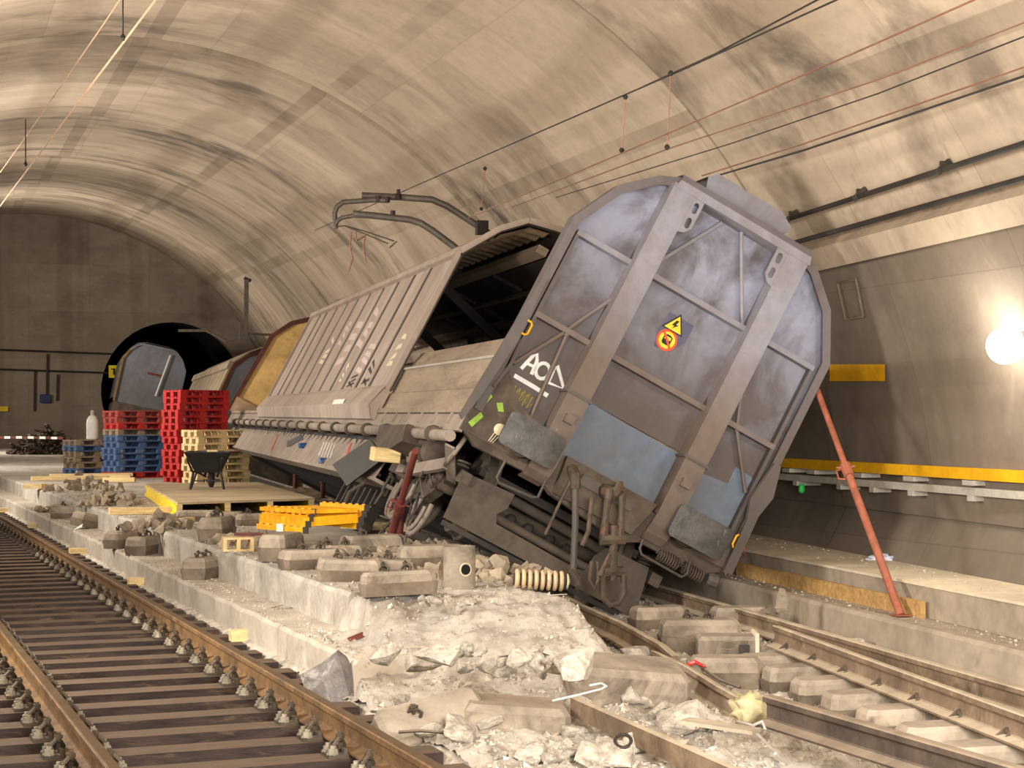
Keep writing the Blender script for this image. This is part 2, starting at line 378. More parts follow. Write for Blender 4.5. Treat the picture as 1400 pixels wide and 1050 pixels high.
for sgn in (1, -1):
    c = ring_plane_pt(ZE, bq * sgn, bore.z); dr = (V3((-0.0, 1, 0)) if sgn > 0 else V3((-0.13, 0.99, 0))).normalized(); qx = V3((dr.y, -dr.x, 0))
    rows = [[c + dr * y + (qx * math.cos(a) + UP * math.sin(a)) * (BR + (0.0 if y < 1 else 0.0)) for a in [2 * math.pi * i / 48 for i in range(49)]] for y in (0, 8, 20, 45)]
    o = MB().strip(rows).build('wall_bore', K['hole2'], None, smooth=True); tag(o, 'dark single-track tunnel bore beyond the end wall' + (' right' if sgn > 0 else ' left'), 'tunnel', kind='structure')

# ================================================================== GROUND
LA = rad(7.2); LD = V3((-math.sin(LA), math.cos(LA), 0)); LP = V3((math.cos(LA), math.sin(LA), 0))
def lt(A, s, z=0.0): return LP * A + LD * s + UP * z           # left-track frame: sideways, along, up
fl = MB().bb(-46, 16, -26, 150, -0.6, -0.37).build('floor', K['slab']); tag(fl, 'dusty concrete track bed', 'floor', kind='structure')

# kerb ledge and raised platform between the tracks, cast in lengths
platform = struct('trim_platform', 'raised concrete platform between the two tracks', 'platform')
def left_cut(s): return lt(3.70, s)
segs = [12.9, 16.2, 20.4, 25.0, 30.0, 36.0, 44.0, 56.0, 70.0, 88.0]
def edge_noise(s, k): return 0.012 * math.sin(s * 7.1 + k) + 0.008 * math.sin(s * 17.3 + 2 * k)
for i in range(len(segs) - 1):
    a, b = segs[i] + 0.012, segs[i + 1] - 0.012; n = max(3, int((b - a) / 0.22)); mb = MB(); rows = []
    for j in range(n + 1):
        s = a + (b - a) * j / n; e = edge_noise(s, 1) + (0.03 if j in (0, n) else 0); z = 0.35 + edge_noise(s, 3) * 0.5
        L = lt(3.70 + e, s); rx = max(3.32, L.x + 0.2)
        yy = L.y; rows.append([lt(3.70 + e * 0.4, s, -0.38), L + UP * (z - 0.035), lt(3.725 + e, s, z), V3((rx, yy, 0.35)), V3((rx, yy, -0.38))])
    mb.strip(rows); mb.add(rows[0], [(0, 1, 2, 3, 4)]); mb.add(rows[-1], [(4, 3, 2, 1, 0)])
    mb.build('platform_block', K['concrete_top'], platform)
kerb = struct('trim_kerb', 'low concrete kerb ledge beside the left track', 'kerb')
segs = [11.3, 13.6, 17.6, 20.9, 25.2, 31.0, 38.0, 48.0, 60.0, 88.0]
for i in range(len(segs) - 1):
    a, b = segs[i] + 0.008, segs[i + 1] - 0.008; n = max(3, int((b - a) / 0.25)); rows = []
    for j in range(n + 1):
        s = a + (b - a) * j / n; e = edge_noise(s, 5) * 0.8
        rows.append([lt(3.31 + e * 0.3, s, -0.38), lt(3.31 + e, s, 0.015), lt(3.335 + e, s, 0.045), lt(3.72, s, 0.05), lt(3.72, s, -0.38)])
    mb = MB().strip(rows); mb.add(rows[0], [(0, 1, 2, 3, 4)]); mb.add(rows[-1], [(4, 3, 2, 1, 0)])
    mb.build('kerb_block', K['concrete'], kerb)
# right-hand walkway, its riser and the kerb next to the track
walk = struct('trim_walkway', 'pale concrete walkway along the right wall', 'walkway')
cuts = [4.0, 9.4, 14.8, 20.2, 25.6, 31, 40, 50, 62, 76, 92]
for i in range(len(cuts) - 1):
    a, b = cuts[i] + 0.004, cuts[i + 1] - 0.004
    MB().bb(6.885, 8.6 if b < 30 else 11, a, b, -0.35, 0.31).build('riser_block', K['riser'], walk)
    MB().bb(6.865, 8.6 if b < 30 else 11, a, b, 0.31, 0.333).build('walkway_slab', K['walk'], walk)
    mb = MB(); mb.prism([(6.44, -0.38), (6.44, 0.04), (6.47, 0.07), (6.56, 0.07), (6.58, 0.05), (6.885, 0.05), (6.885, -0.38)], lambda x, z: V3((x, a, z)), lambda x, z: V3((x, b, z)))
    mb.build('kerb_block', K['riser'], walk)

# ================================================================== LEFT TRACK
RAILP = [(-0.075, 0), (0.075, 0), (0.075, 0.012), (0.012, 0.034), (0.009, 0.045), (0.009, 0.115), (0.018, 0.128), (0.036, 0.134), (0.036, 0.163), (0.027, 0.171),
         (-0.027, 0.171), (-0.036, 0.163), (-0.036, 0.134), (-0.018, 0.128), (-0.009, 0.115), (-0.009, 0.045), (-0.012, 0.034), (-0.075, 0.012)]
def rail_mesh(mb, pts, roll=0.0, prof=RAILP, top=0.171):
    """sweep the rail profile along pts (running-surface centreline)"""
    pts = [V3(p) for p in pts]; rows = []; N = len(pts)
    for i, p in enumerate(pts):
        t = (pts[min(i + 1, N - 1)] - pts[max(i - 1, 0)]).normalized(); x = t.cross(UP).normalized(); z = x.cross(t)
        x2 = x * math.cos(roll) + z * math.sin(roll); z2 = z * math.cos(roll) - x * math.sin(roll)
        rows.append([p + x2 * a + z2 * (b - top) for a, b in prof])
    n = len(prof); vs = [q for r in rows for q in r]
    fs = [(i * n + k, i * n + (k + 1) % n, (i + 1) * n + (k + 1) % n, (i + 1) * n + k) for i in range(N - 1) for k in range(n)]
    fs += [tuple(range(n - 1, -1, -1)), tuple((N - 1) * n + k for k in range(n))]
    return mb.add(vs, fs)
RA = (1.255, 2.735)
for A, lab in zip(RA, ('rusty brown running rail of the left track, leftmost in the photo', 'rusty brown running rail of the left track, beside the concrete kerb')):
    r = rail_mesh(MB(), [lt(A, s) for s in (4.0, 15, 30, 60, 88)]).build('rail', K['rail_rust'], None); tag(r, lab, 'rail', 'rails of the left track')
    hp = [(-0.030, 0.170), (-0.024, 0.1722), (0.024, 0.1722), (0.030, 0.170)]
    rail_mesh(MB(), [lt(A, s) for s in (4.0, 15, 30, 60, 88)], prof=hp).build('running_surface', K['rail_head'], r)
gb_rows = [[lt(A, s, z + 0.012 * math.sin(s * 9 + A * 40) + 0.008 * math.sin(s * 23)) for A, z in ((3.08, -0.36), (3.20, -0.27), (3.26, -0.215), (3.33, -0.195))] for s in [7 + i * 0.12 for i in range(260)]]
o = MB().strip(gb_rows).build('floor_gravel_strip', K['gravel'], None, smooth=True); tag(o, 'pale gravel strip between sleeper ends and kerb', 'gravel', kind='structure')
# timber sleepers with baseplates, clips and bolts
SB = MB().bb(-1.45, 1.21, -0.115, 0.115, -0.175, 0).mesh('sleeper')
SB.materials.append(K['timber_sleeper'])
PB = MB().bb(-0.19, 0.19, -0.085, 0.085, 0, 0.022).bb(-0.10, -0.078, -0.08, 0.08, 0.02, 0.05).bb(0.078, 0.10, -0.08, 0.08, 0.02, 0.05).mesh('baseplate'); PB.materials.append(K['clip'])
def clip_mesh(sg):
    mb = MB()
    mb.tube([(sg * 0.135, -0.05, 0.03), (sg * 0.15, -0.045, 0.07), (sg * 0.12, -0.03, 0.10), (sg * 0.09, 0, 0.085), (sg * 0.07, 0.02, 0.05), (sg * 0.10, 0.045, 0.09), (sg * 0.145, 0.05, 0.06), (sg * 0.135, 0.05, 0.03)], 0.014, 6)
    mb.cyl((sg * 0.10, 0, 0.04), (sg * 0.10, 0, 0.135), 0.014, 6).cyl((sg * 0.10, 0, 0.10), (sg * 0.10, 0, 0.122), 0.026, 6)
    return mb.mesh('rail_clip')
CL = {s: clip_mesh(s) for s in (-1, 1)}
for s_ in CL: CL[s_].materials.append(K['clip'])
def nut_mesh(): return MB().cyl((0, 0, 0.02), (0, 0, 0.052), 0.028, 6).cyl((0, 0, 0.052), (0, 0, 0.07), 0.016, 6).cyl((0, 0, 0.018), (0, 0, 0.028), 0.036, 8).mesh('bolt')
NUT = nut_mesh(); NUT.materials.append(K['nut'])
def link(me, name, parent, loc, rz=0.0):
    o = D.objects.new(name, me); COL.objects.link(o); o.parent = parent; o.location = loc; o.rotation_euler = (0, 0, rz); return o
NTH = ['first', 'second', 'third', 'fourth', 'fifth', 'sixth', 'seventh', 'eighth', 'ninth', 'tenth', 'eleventh', 'twelfth', 'thirteenth', 'fourteenth', 'fifteenth', 'sixteenth']
s0 = 9.33 - 0.56 * 2
for i in range(74):
    s = s0 + i * 0.56; p = lt(2.0, s, -0.195)
    lab = 'dark timber sleeper of the left track, ' + NTH[i] + ' from the bottom of the photo' if i < len(NTH) else 'dark timber sleeper in the far part of the left track'
    sl = thing('timber_sleeper', lab, 'sleeper', p, LA + random.uniform(-0.006, 0.006), 'timber sleepers of the left track')
    link(SB, 'beam', sl, (0, 0, 0))
    for A in RA:
        if i > 48: continue
        bp = link(PB, 'baseplate', sl, (A - 2.0, 0, 0))
        for sg in (-1, 1):
            if sg == 1 and i > 14: continue
            link(CL[sg], 'rail_clip', bp, (0, 0, 0.0))
            if i < 30:
                for yy in (-0.05, 0.05): link(NUT, 'bolt', bp, (sg * 0.158, yy, 0))
# ================================================================== THE DERAILED WAGON
# its own frame: x across, y along (away from the photographer), z up; the whole wagon leans 28 degrees to the right
def roll_frame(org, rho, yaw, pitch):
    w = V3((math.sin(yaw) * math.cos(pitch), math.cos(yaw) * math.cos(pitch), math.sin(pitch)))
    r0 = w.cross(UP).normalized(); u0 = r0.cross(w)
    return frame_mat(org, r0 * math.cos(rho) - u0 * math.sin(rho), w, r0 * math.sin(rho) + u0 * math.cos(rho))
WM = roll_frame((5.242, 15.20, 2.021), rad(28), rad(0.4), rad(0.25)); WI = WM.inverted()
wagon = thing('freight_wagon', 'derailed blue-grey sliding-hood freight wagon leaning right with its near end showing', 'wagon', mat4=WM)

def paint(name, top, low, grime, z0, z1, gamt=0.5, spots=None, rough=0.6):
    """old wagon paint: colour changes with repainted bands, brown brake dust in clouds"""
    t = NT(name); tc = t.n('ShaderNodeTexCoord').outputs['Object']; sx = t.n('ShaderNodeSeparateXYZ'); t.l(tc, sx.inputs[0])
    n1 = t.noise(tc, 1.6, 5, 0.6, 0.4); n2 = t.noise(tc, 9.0, 5, 0.65); n3 = t.noise(t.mapping(tc, (1.6, 1.6, 1.1)), 1.3, 5, 0.6, 0.5)
    zz = t.math('ADD', sx.outputs[2], t.math('MULTIPLY', t.math('ADD', n1, -0.5), 0.9))
    mr = t.n('ShaderNodeMapRange'); t.l(zz, mr.inputs[0]); mr.inputs[1].default_value = z0; mr.inputs[2].default_value = z1
    c = t.mix(mr.outputs[0], lin(low), lin(top))
    g = t.ramp(n3, [(0.42, (0, 0, 0, 1)), (0.62, (1, 1, 1, 1))])
    c = t.mix(t.math('MULTIPLY', g, gamt), c, lin(grime))
    if spots:
        s = t.ramp(n2, [(0.70, (0, 0, 0, 1)), (0.74, (1, 1, 1, 1))]); c = t.mix(t.math('MULTIPLY', s, 0.6), c, lin(spots))
    fm = t.ramp(n2, [(0.3, (0.85, 0.85, 0.85, 1)), (0.7, (1.1, 1.1, 1.1, 1))]); c = t.mix(0.8, c, fm, 'MULTIPLY')
    t.l(c, t.b.inputs['Base Color']); t.b.inputs['Roughness'].default_value = rough; t.b.inputs['Specular IOR Level'].default_value = 0.35
    t.bump(n2, 0.08, 0.02); return t.m
K['w_end'] = paint('wagon_end_paint', (142, 142, 156), (84, 74, 66), (82, 70, 62), -0.2, 1.2, 0.8)
K['w_blue'] = paint('wagon_blue_patch', (98, 110, 124), (92, 97, 102), (90, 80, 72), -1.0, -0.4, 0.45)
K['w_post'] = paint('wagon_post_paint', (136, 133, 140), (98, 83, 71), (112, 96, 85), -0.1, 1.0, 0.45, spots=(150, 140, 132))
K['w_rim'] = paint('wagon_rim_paint', (104, 96, 96), (78, 70, 63), (88, 75, 66), -0.6, 1.2, 0.5)
K['w_under'] = mat('underframe_grime', (82, 70, 58), 0.2, 3.0, 0.85, 0.0, 0.3, second=(64, 54, 46), amt=0.35)
K['w_plate'] = mat('bogie_plate_grime', (84, 73, 61), 0.12, 2.0, 0.8, 0.0, 0.15, second=(72, 62, 52), amt=0.3)
K['w_buffer'] = mat('greasy_buffer', (74, 70, 66), 0.3, 4.0, 0.5, 0.4, 0.3, second=(150, 142, 132), amt=0.12)
K['w_dark'] = mat('wagon_interior_dark', (58, 50, 45), 0.25, 2.0, 0.85, 0, 0.2)
K['w_hood'] = mat('hood_beige', (158, 140, 124), 0.10, 1.0, 0.7, 0, 0.1, second=(180, 163, 150), amt=0.18, stretch=(1, 1.6, 0.6))
K['w_hoodrib'] = mat('hood_rib_brown', (56, 45, 37), 0.2, 2.0, 0.8, 0, 0.1)  # hood seams: the ribs' shade and dirt are put into this brown
K['w_hoodin'] = mat('hood_inner_brown', (160, 134, 106), 0.2, 2.0, 0.8, 0, 0.2)
K['w_side'] = mat('side_panel_dusty', (146, 128, 106), 0.1, 1.5, 0.85, 0, 0.15, second=(124, 107, 88), amt=0.35, stretch=(1, 0.5, 3))
K['w_sill'] = mat('sill_plate', (136, 122, 108), 0.15, 2.0, 0.85, 0, 0.2, second=(110, 98, 86), amt=0.3, dust=(165, 148, 126), dustamt=0.4)
K['w_tan'] = mat('tan_lining_board', (206, 168, 104), 0.12, 1.6, 0.8, 0, 0.2, second=(168, 132, 82), amt=0.25)
K['w_rimred'] = mat('dark_red_edge', (84, 46, 36), 0.2, 3.0, 0.8, 0, 0.2)
K['chain'] = mat('coupling_iron', (80, 68, 56), 0.25, 8.0, 0.7, 0.2, 0.4, second=(112, 74, 52), amt=0.3)
K['gpaint'] = mat('white_spray_paint', (212, 208, 202), 0.06, 6.0, 0.7, 0, 0)
K['ypaint'] = mat('yellow_spray_paint', (150, 130, 40), 0.1, 6.0, 0.7, 0, 0)
K['greenp'] = mat('green_spray_paint', (134, 168, 56), 0.1, 6.0, 0.7, 0, 0)
K['creamp'] = mat('cream_spray_paint', (214, 200, 164), 0.06, 6.0, 0.7, 0, 0)
K['redp'] = mat('red_spray_paint', (190, 70, 62), 0.08, 6.0, 0.7, 0, 0)
K['s_yel'] = mat('sign_yellow', (236, 198, 44), 0.04, 4, 0.5, 0, 0); K['s_blk'] = mat('sign_black', (28, 26, 26), 0.1, 4, 0.5, 0, 0)
K['s_red'] = mat('sign_red', (214, 76, 40), 0.05, 4, 0.5, 0, 0); K['s_blue'] = mat('sign_backing', (84, 82, 98), 0.1, 4, 0.7, 0, 0)

HALF = [(1.44, -1.0), (1.44, 1.0), (1.20, 1.465), (0.90, 1.74), (0.70, 1.83)]
PROF = HALF + [(-x, z) for x, z in reversed(HALF)]
INN = [(1.36, -1.0), (1.36, 0.98), (1.135, 1.41), (0.86, 1.665), (0.68, 1.745)]
INNP = INN + [(-x, z) for x, z in reversed(INN)]
def P(mb, poly, y0, y1): return mb.prism(poly, lambda x, z: V3((x, y0, z)), lambda x, z: V3((x, y1, z)))
# end sheet, split into the panels between its posts (each has its own framed edge)
def wb(name, m, parent=None, **k):
    return lambda mb: mb.build(name, m, parent or wagon, **k)
for poly, nm, m in (([(-1.42, -1.0), (-1.42, 1.0), (-1.19, 1.455), (-0.89, 1.73), (-0.66, 1.80), (-0.66, -1.0)], 'end_panel', 'w_end'),
                    ([(-0.66, -0.42), (-0.66, 1.80), (0.64, 1.80), (0.64, -0.42)], 'end_panel', 'w_end'),
                    ([(-0.66, -0.98), (-0.66, -0.42), (0.64, -0.44), (0.64, -0.98)], 'end_panel', 'w_blue'),
                    ([(0.64, -1.0), (0.64, 1.80), (0.89, 1.73), (1.19, 1.455), (1.42, 1.0), (1.42, -1.0)], 'end_panel', 'w_end')):
    P(MB(), poly, 0.05, 0.085).build(nm, K[m], wagon)
# repainted blue squares low on the right panel
P(MB(), [(0.76, -0.90), (0.76, -0.50), (1.10, -0.46), (1.10, -0.28), (1.34, -0.30), (1.34, -0.86)], 0.045, 0.05).build('repaint_patch', K['w_blue'], wagon)
# rim: flanged frame following the outline, one bar per straight
for i in range(len(PROF) - 1):
    a, b, c, d = PROF[i], PROF[i + 1], INNP[i + 1], INNP[i]
    mb = MB(); P(mb, [a, b, c, d], -0.10, -0.085)                           # flange facing the viewer
    e = lambda p, k: (p[0] * k, p[1] if abs(p[1]) < 1.05 and abs(p[0]) > 1.3 else p[1] * (1 - (1 - k) * 0.7))
    P(mb, [a, b, e(b, 0.985), e(a, 0.985)], -0.085, 0.10)                    # web
    mb.build('rim_bar', K['w_rim'], wagon)
# inner angle along the straight sides
for s in (-1, 1):
    MB().bb(min(s * 1.30, s * 1.335), max(s * 1.30, s * 1.335), -0.045, 0.05, -1.0, 0.92).build('side_angle', K['w_rim'], wagon)
# two heavy posts with slotted gussets
for s in (-1, 1):
    x0, x1 = sorted((s * 0.755, s * 0.53)); xo = s * 0.755; xi = s * 0.53
    po = MB(); P(po, [(x0, -1.05), (x1, -1.05), (x1, 1.74), (x0, 1.74)], -0.20, -0.18)
    P(po, [(x0, -1.05), (x0 + 0.018, -1.05), (x0 + 0.018, 1.74), (x0, 1.74)], -0.18, 0.05); P(po, [(x1 - 0.018, -1.05), (x1, -1.05), (x1, 1.74), (x1 - 0.018, 1.74)], -0.18, 0.05)
    post = po.build('post', K['w_post'], wagon)
    ft = MB(); rows = [[V3((xx, yy, zz)) for xx in (x0, x1)] for yy, zz in ((-0.20, -1.05), (-0.185, -1.15), (-0.14, -1.24), (-0.06, -1.31), (0.06, -1.34))]
    ft.strip(rows); ft.strip([[p + V3((0, 0.02, 0.012)) for p in r] for r in rows]); ft.build('post_foot', K['w_post'], wagon)
    MB().bb(x0 - 0.02, x1 + 0.02, -0.215, 0.05, -0.47, -0.445).build('post_strap', K['w_rim'], post)
    MB().bb(s * 0.635 - 0.045, s * 0.635 + 0.045, -0.265, -0.2, -0.73, -0.65).build('bracket', K['w_post'], post)
    # gusset plate: outline with two oblong slots cut out (built as a ring of quads around the slots)
    g0 = xi; g1 = s * 0.415
    gp = MB(); bm = bmesh.new(); ed = []
    def lp(pts):
        vs = [bm.verts.new((x, -0.195, z)) for x, z in pts]
        for i in range(len(vs)): ed.append(bm.edges.new((vs[i], vs[(i + 1) % len(vs)])))
    lp([(g0, 1.74), (g1, 1.72), (g1, 1.43), (s * 0.47, 1.36), (g0, 1.34)])
    for zc in (1.615, 1.46):
        lp([(s * 0.472 + 0.027 * math.cos(a), zc + 0.027 * math.sin(a) + (0.027 if math.sin(a) > 0 else -0.027)) for a in [2 * math.pi * (i + .5) / 12 for i in range(12)]])
    bmesh.ops.triangle_fill(bm, use_beauty=True, edges=ed)
    ge = bmesh.ops.extrude_face_region(bm, geom=bm.faces[:]); bmesh.ops.translate(bm, verts=[v for v in ge['geom'] if isinstance(v, bmesh.types.BMVert)], vec=(0, 0.02, 0))
    bmesh.ops.recalc_face_normals(bm, faces=bm.faces)
    me = D.meshes.new('gusset'); bm.to_mesh(me); bm.free(); me.materials.append(K['w_post']); o = D.objects.new('gusset', me); COL.objects.link(o); o.parent = post
# roof beam: sloping plate between the post heads
rb = MB(); rb.strip([[V3((-0.74, -0.21, 1.715)), V3((0.77, -0.21, 1.715))], [V3((-0.72, -0.21, 1.78)), V3((0.75, -0.21, 1.78))], [V3((-0.70, -0.12, 1.86)), V3((0.74, -0.12, 1.86))], [V3((-0.70, 0.1, 1.87)), V3((0.74, 0.1, 1.87))]])
rb.bb(-0.74, 0.77, -0.21, 0.05, 1.70, 1.716); rb.build('roof_beam', K['w_post'], wagon)
# horizontal stiffeners between posts and rim
for z in (0.90, 0.045):
    for x0, x1 in ((-1.33, -0.755), (-0.53, 0.53), (0.755, 1.33)):
        MB().bb(x0, x1, -0.055, 0.055, z - 0.026, z + 0.026).build('stiffener', K['w_post'], wagon)
# diagonal tubes
for a, b in (((-0.67, 0.65), (-0.98, 0.07)), ((-1.00, 0.02), (-1.29, -0.46)), ((-0.97, 0.05), (-0.91, -0.84)), ((-0.13, 1.68), (-0.50, 1.06)), ((0.08, 1.70), (0.50, 0.93)), ((0.72, 0.56), (0.91, 0.06)), ((0.91, 0.04), (1.28, -0.46))):
    MB().tube([(a[0], -0.01, a[1]), (b[0], -0.01, b[1])], 0.021, 8).build('brace', K['w_post'], wagon, autosm=True)
MB().cyl((-0.97, -0.02, 0.06), (-0.97, -0.02, 0.0), 0.028, 8).build('brace_joint', K['w_post'], wagon)
# signs (flat stickers)
def disc_pts(cx, cz, r, n=24): return [(cx + r * math.cos(2 * math.pi * i / n), cz + r * math.sin(2 * math.pi * i / n)) for i in range(n)]
def flat(name, poly, y, m, parent): return P(MB(), poly, y, y + 0.0015).build(name, K[m], parent)
bk = flat('sticker_backing', [(-0.20, 0.50), (-0.17, 0.70), (0.10, 0.70), (0.10, 0.52), (0.0, 0.36), (-0.16, 0.34)], 0.047, 's_blue', wagon)
ws = flat('warning_sign', [(-0.185, 0.545), (-0.06, 0.735), (0.045, 0.545)], 0.044, 's_blk', wagon); tag(ws, 'yellow triangular high-voltage warning sticker')
flat('sign_face', [(-0.16, 0.557), (-0.061, 0.708), (0.022, 0.557)], 0.042, 's_yel', ws)
flat('lightning_mark', [(-0.075, 0.66), (-0.045, 0.665), (-0.062, 0.62), (-0.035, 0.625), (-0.085, 0.57), (-0.072, 0.605), (-0.10, 0.60)], 0.040, 's_blk', ws)
cs = flat('prohibition_sign', disc_pts(-0.075, 0.45, 0.105), 0.044, 's_red', wagon); tag(cs, 'round orange-red prohibition sticker with crossed-out wagon symbol')
flat('sign_face', disc_pts(-0.075, 0.45, 0.082), 0.042, 's_yel', cs)
flat('wagon_symbol', [(-0.12, 0.42), (-0.12, 0.49), (-0.09, 0.505), (-0.06, 0.505), (-0.03, 0.49), (-0.03, 0.42), (-0.045, 0.405), (-0.105, 0.405)], 0.040, 's_blk', cs)
flat('symbol_window', [(-0.108, 0.455), (-0.108, 0.485), (-0.042, 0.485), (-0.042, 0.455)], 0.039, 's_yel', cs)
flat('slash', [(-0.145, 0.505), (-0.13, 0.52), (-0.005, 0.395), (-0.02, 0.38)], 0.038, 's_red', cs)
# spray tags
def stroke(mb, pts, w, y):
    pts = [V3((x, y, z)) for x, z in pts]
    for i in range(len(pts) - 1): mb.bar(pts[i], pts[i + 1], 0.002, w, (1, 0, 0) if abs((pts[i+1]-pts[i]).z) > abs((pts[i+1]-pts[i]).x) else (0, 0, 1)) if False else None
    vs = []
    for i, p in enumerate(pts):
        t = (pts[min(i + 1, len(pts) - 1)] - pts[max(i - 1, 0)]).normalized(); n = V3((-t.z, 0, t.x)) * (w / 2); vs.append([p - n, p + n])
    mb.strip(vs); return mb
g = MB()
stroke(g, [(-1.19, -0.46), (-1.15, -0.31), (-1.12, -0.27), (-1.09, -0.33), (-1.08, -0.46)], 0.035, 0.046); stroke(g, [(-1.18, -0.39), (-1.08, -0.385)], 0.028, 0.045)
stroke(g, [(-1.03 + 0.065 * math.cos(a) + 0.03, -0.38 + 0.075 * math.sin(a)) for a in [2 * math.pi * i / 14 for i in range(15)]], 0.034, 0.046)
stroke(g, [(-0.915, -0.30), (-0.90, -0.45), (-0.745, -0.43), (-0.90, -0.27), (-0.915, -0.33)], 0.036, 0.046)
stroke(g, [(-1.22, -0.545), (-1.0, -0.55), (-0.85, -0.56)], 0.04, 0.046)
g.build('graffiti', K['gpaint'], wagon)
g = MB()
for k in range(4): stroke(g, [(-1.16 + k * .05, -0.62), (-1.15 + k * .05, -0.70), (-1.12 + k * .05, -0.63), (-1.13 + k * .05, -0.76), (-1.10 + k * .05, -0.70)], 0.010, 0.046)
g.build('scribble', K['ypaint'], wagon)
# corner plate low on the left with paint splashes
P(MB(), [(-1.46, -1.22), (-1.46, -0.62), (-1.30, -0.55), (-1.02, -0.80), (-0.76, -0.84), (-0.76, -1.22)], -0.055, -0.03).build('corner_plate', K['w_under'], wagon)
P(MB(), [(1.44, -1.20), (1.44, -0.86), (1.10, -0.90), (0.76, -0.90), (0.76, -1.22)], -0.055, -0.03).build('corner_plate', K['w_under'], wagon)
for pts, m in (([(-1.40, -0.72), (-1.36, -0.60), (-1.33, -0.62), (-1.36, -0.76)], 'greenp'), ([(-1.42, -0.93), (-1.37, -0.80), (-1.33, -0.83), (-1.37, -0.97)], 'greenp'), ([(-1.42, -1.14), (-1.36, -1.00), (-1.32, -1.03), (-1.37, -1.16)], 'greenp'), ([(-1.27, -0.86), (-1.22, -0.83), (-1.17, -0.90), (-1.22, -0.92)], 'greenp')):
    P(MB(), pts, -0.060, -0.0555).build('paint_mark', K[m], wagon)
b_ = P(MB(), disc_pts(-1.13, -1.06, 0.055, 14), -0.060, -0.0555).build('paint_splash', K['creamp'], wagon)
for k in range(3): P(MB(), [(-1.16 + k * .03, -1.09), (-1.152 + k * .03, -1.09), (-1.17 + k * .02, -1.2), (-1.176 + k * .02, -1.2)], -0.0605, -0.0555).build('paint_drip', K['creamp'], b_)
# buffer beam and buffers
hb = MB(); P(hb, [(-1.40, -0.98), (1.40, -0.98), (1.40, -1.24), (1.25, -1.34), (0.55, -1.36), (0.40, -1.44), (-0.40, -1.36), (-0.55, -1.28), (-1.25, -1.30), (-1.40, -1.22)], -0.03, 0.12); hb.build('buffer_beam', K['w_under'], wagon)
mb = MB(); P(mb, [(-0.42, -1.34), (0.42, -1.34), (0.52, -0.98), (-0.46, -0.98)], -0.12, -0.03); mb.build('draw_plate', K['w_under'], wagon)
for s in (-1, 1):
    c = V3((s * 0.90, -0.45, -1.045))
    bf = MB().lathe([(0.10, 0.0), (0.10, 0.10), (0.13, 0.11), (0.13, 0.26), (0.16, 0.27), (0.16, 0.34), (0.20, 0.40)], (c.x, -0.42, c.z), (0, 1, 0), 18).build('buffer_shank', K['w_under'], wagon, autosm=True)
    pts = []
    for q in range(4):
        cx, cz = (0.235, 0.105) if q == 0 else (-0.235, 0.105) if q == 1 else (-0.235, -0.105) if q == 2 else (0.235, -0.105)
        for k in range(5):
            a = math.pi / 2 * q + math.pi / 2 * k / 4; pts.append((c.x + cx + 0.055 * math.cos(a), c.z + cz + 0.055 * math.sin(a)))
    n = len(pts); mb = MB(); fr = [V3((x, -0.455 - 0.02 * (1 - abs((x - c.x) / 0.3)), z)) for x, z in pts]; mb.add(fr + [V3((c.x, -0.50, c.z))], [(i, (i + 1) % n, n) for i in range(n)])
    mb.add(fr + [V3((x, -0.42, z)) for x, z in pts], [(i, n + i, n + (i + 1) % n, (i + 1) % n) for i in range(n)] + [tuple(range(n, 2 * n))])
    mb.build('buffer_plate', K['w_buffer'], wagon, autosm=True)
# hand grips (yellow loops) and grab rails
for cx, cz, ang in ((-1.375, -0.13, 0.15), (1.40, -0.92, 0.1)):
    pts = [(-0.05, 0.03), (-0.05, -0.045), (-0.03, -0.065), (0.03, -0.065), (0.05, -0.045), (0.05, 0.045), (0.03, 0.065), (-0.03, 0.065), (-0.05, 0.045)]
    MB().tube([(cx + x, -0.125, cz + z) for x, z in pts], 0.011, 6, closed=True).build('grip_loop', K['orange'], wagon, autosm=True)
MB().tube([(-0.98, -0.20, -1.30), (-0.98, -0.20, -1.47), (-0.94, -0.2, -1.50), (-0.60, -0.2, -1.475), (-0.555, -0.2, -1.45), (-0.55, -0.16, -1.28)], 0.013, 6).build('shunter_rail', K['w_rim'], wagon, autosm=True)
MB().tube([(0.52, -0.20, -1.33), (0.53, -0.20, -1.42), (0.57, -0.2, -1.46), (1.02, -0.2, -1.47), (1.05, -0.2, -1.42), (1.04, -0.16, -1.3)], 0.013, 6).build('shunter_rail', K['w_rim'], wagon, autosm=True)
MB().tube([(-1.34, -0.09, -0.24), (-1.33, -0.12, -0.5), (-1.38, -0.12, -0.75)], 0.02, 6).build('lever_arm', K['w_rim'], wagon)
# coil springs beside the right-hand buffer
for k in range(2):
    x0 = 0.74 + k * 0.27; pts = []
    for i in range(97): a = i / 96 * 8 * 2 * math.pi; pts.append((x0 + 0.22 * i / 96, -0.12 + 0.055 * math.cos(a), -1.375 + 0.055 * math.sin(a)))
    MB().tube(pts, 0.0085, 5).build('coil_spring', K['w_under'], wagon)
MB().lathe([(0.05, 0), (0.07, 0.03), (0.07, 0.10), (0.04, 0.12)], (1.27, -0.13, -1.36), (1, 0, 0.1), 10).build('hinge_lug', K['w_rim'], wagon)
P(MB(), [(1.36, -0.10), (1.43, -0.10), (1.50, -0.40), (1.45, -0.62), (1.47, -1.22), (1.38, -1.24), (1.36, -0.7), (1.30, -0.5)], -0.16, -0.10).build('latch_bar', K['w_rim'], wagon)
P(MB(), [(-1.45, 0.32), (-1.40, 0.36), (-1.38, -0.3), (-1.45, -0.9), (-1.50, -1.15), (-1.54, -1.12)], -0.16, -0.10).build('latch_bar', K['w_rim'], wagon)
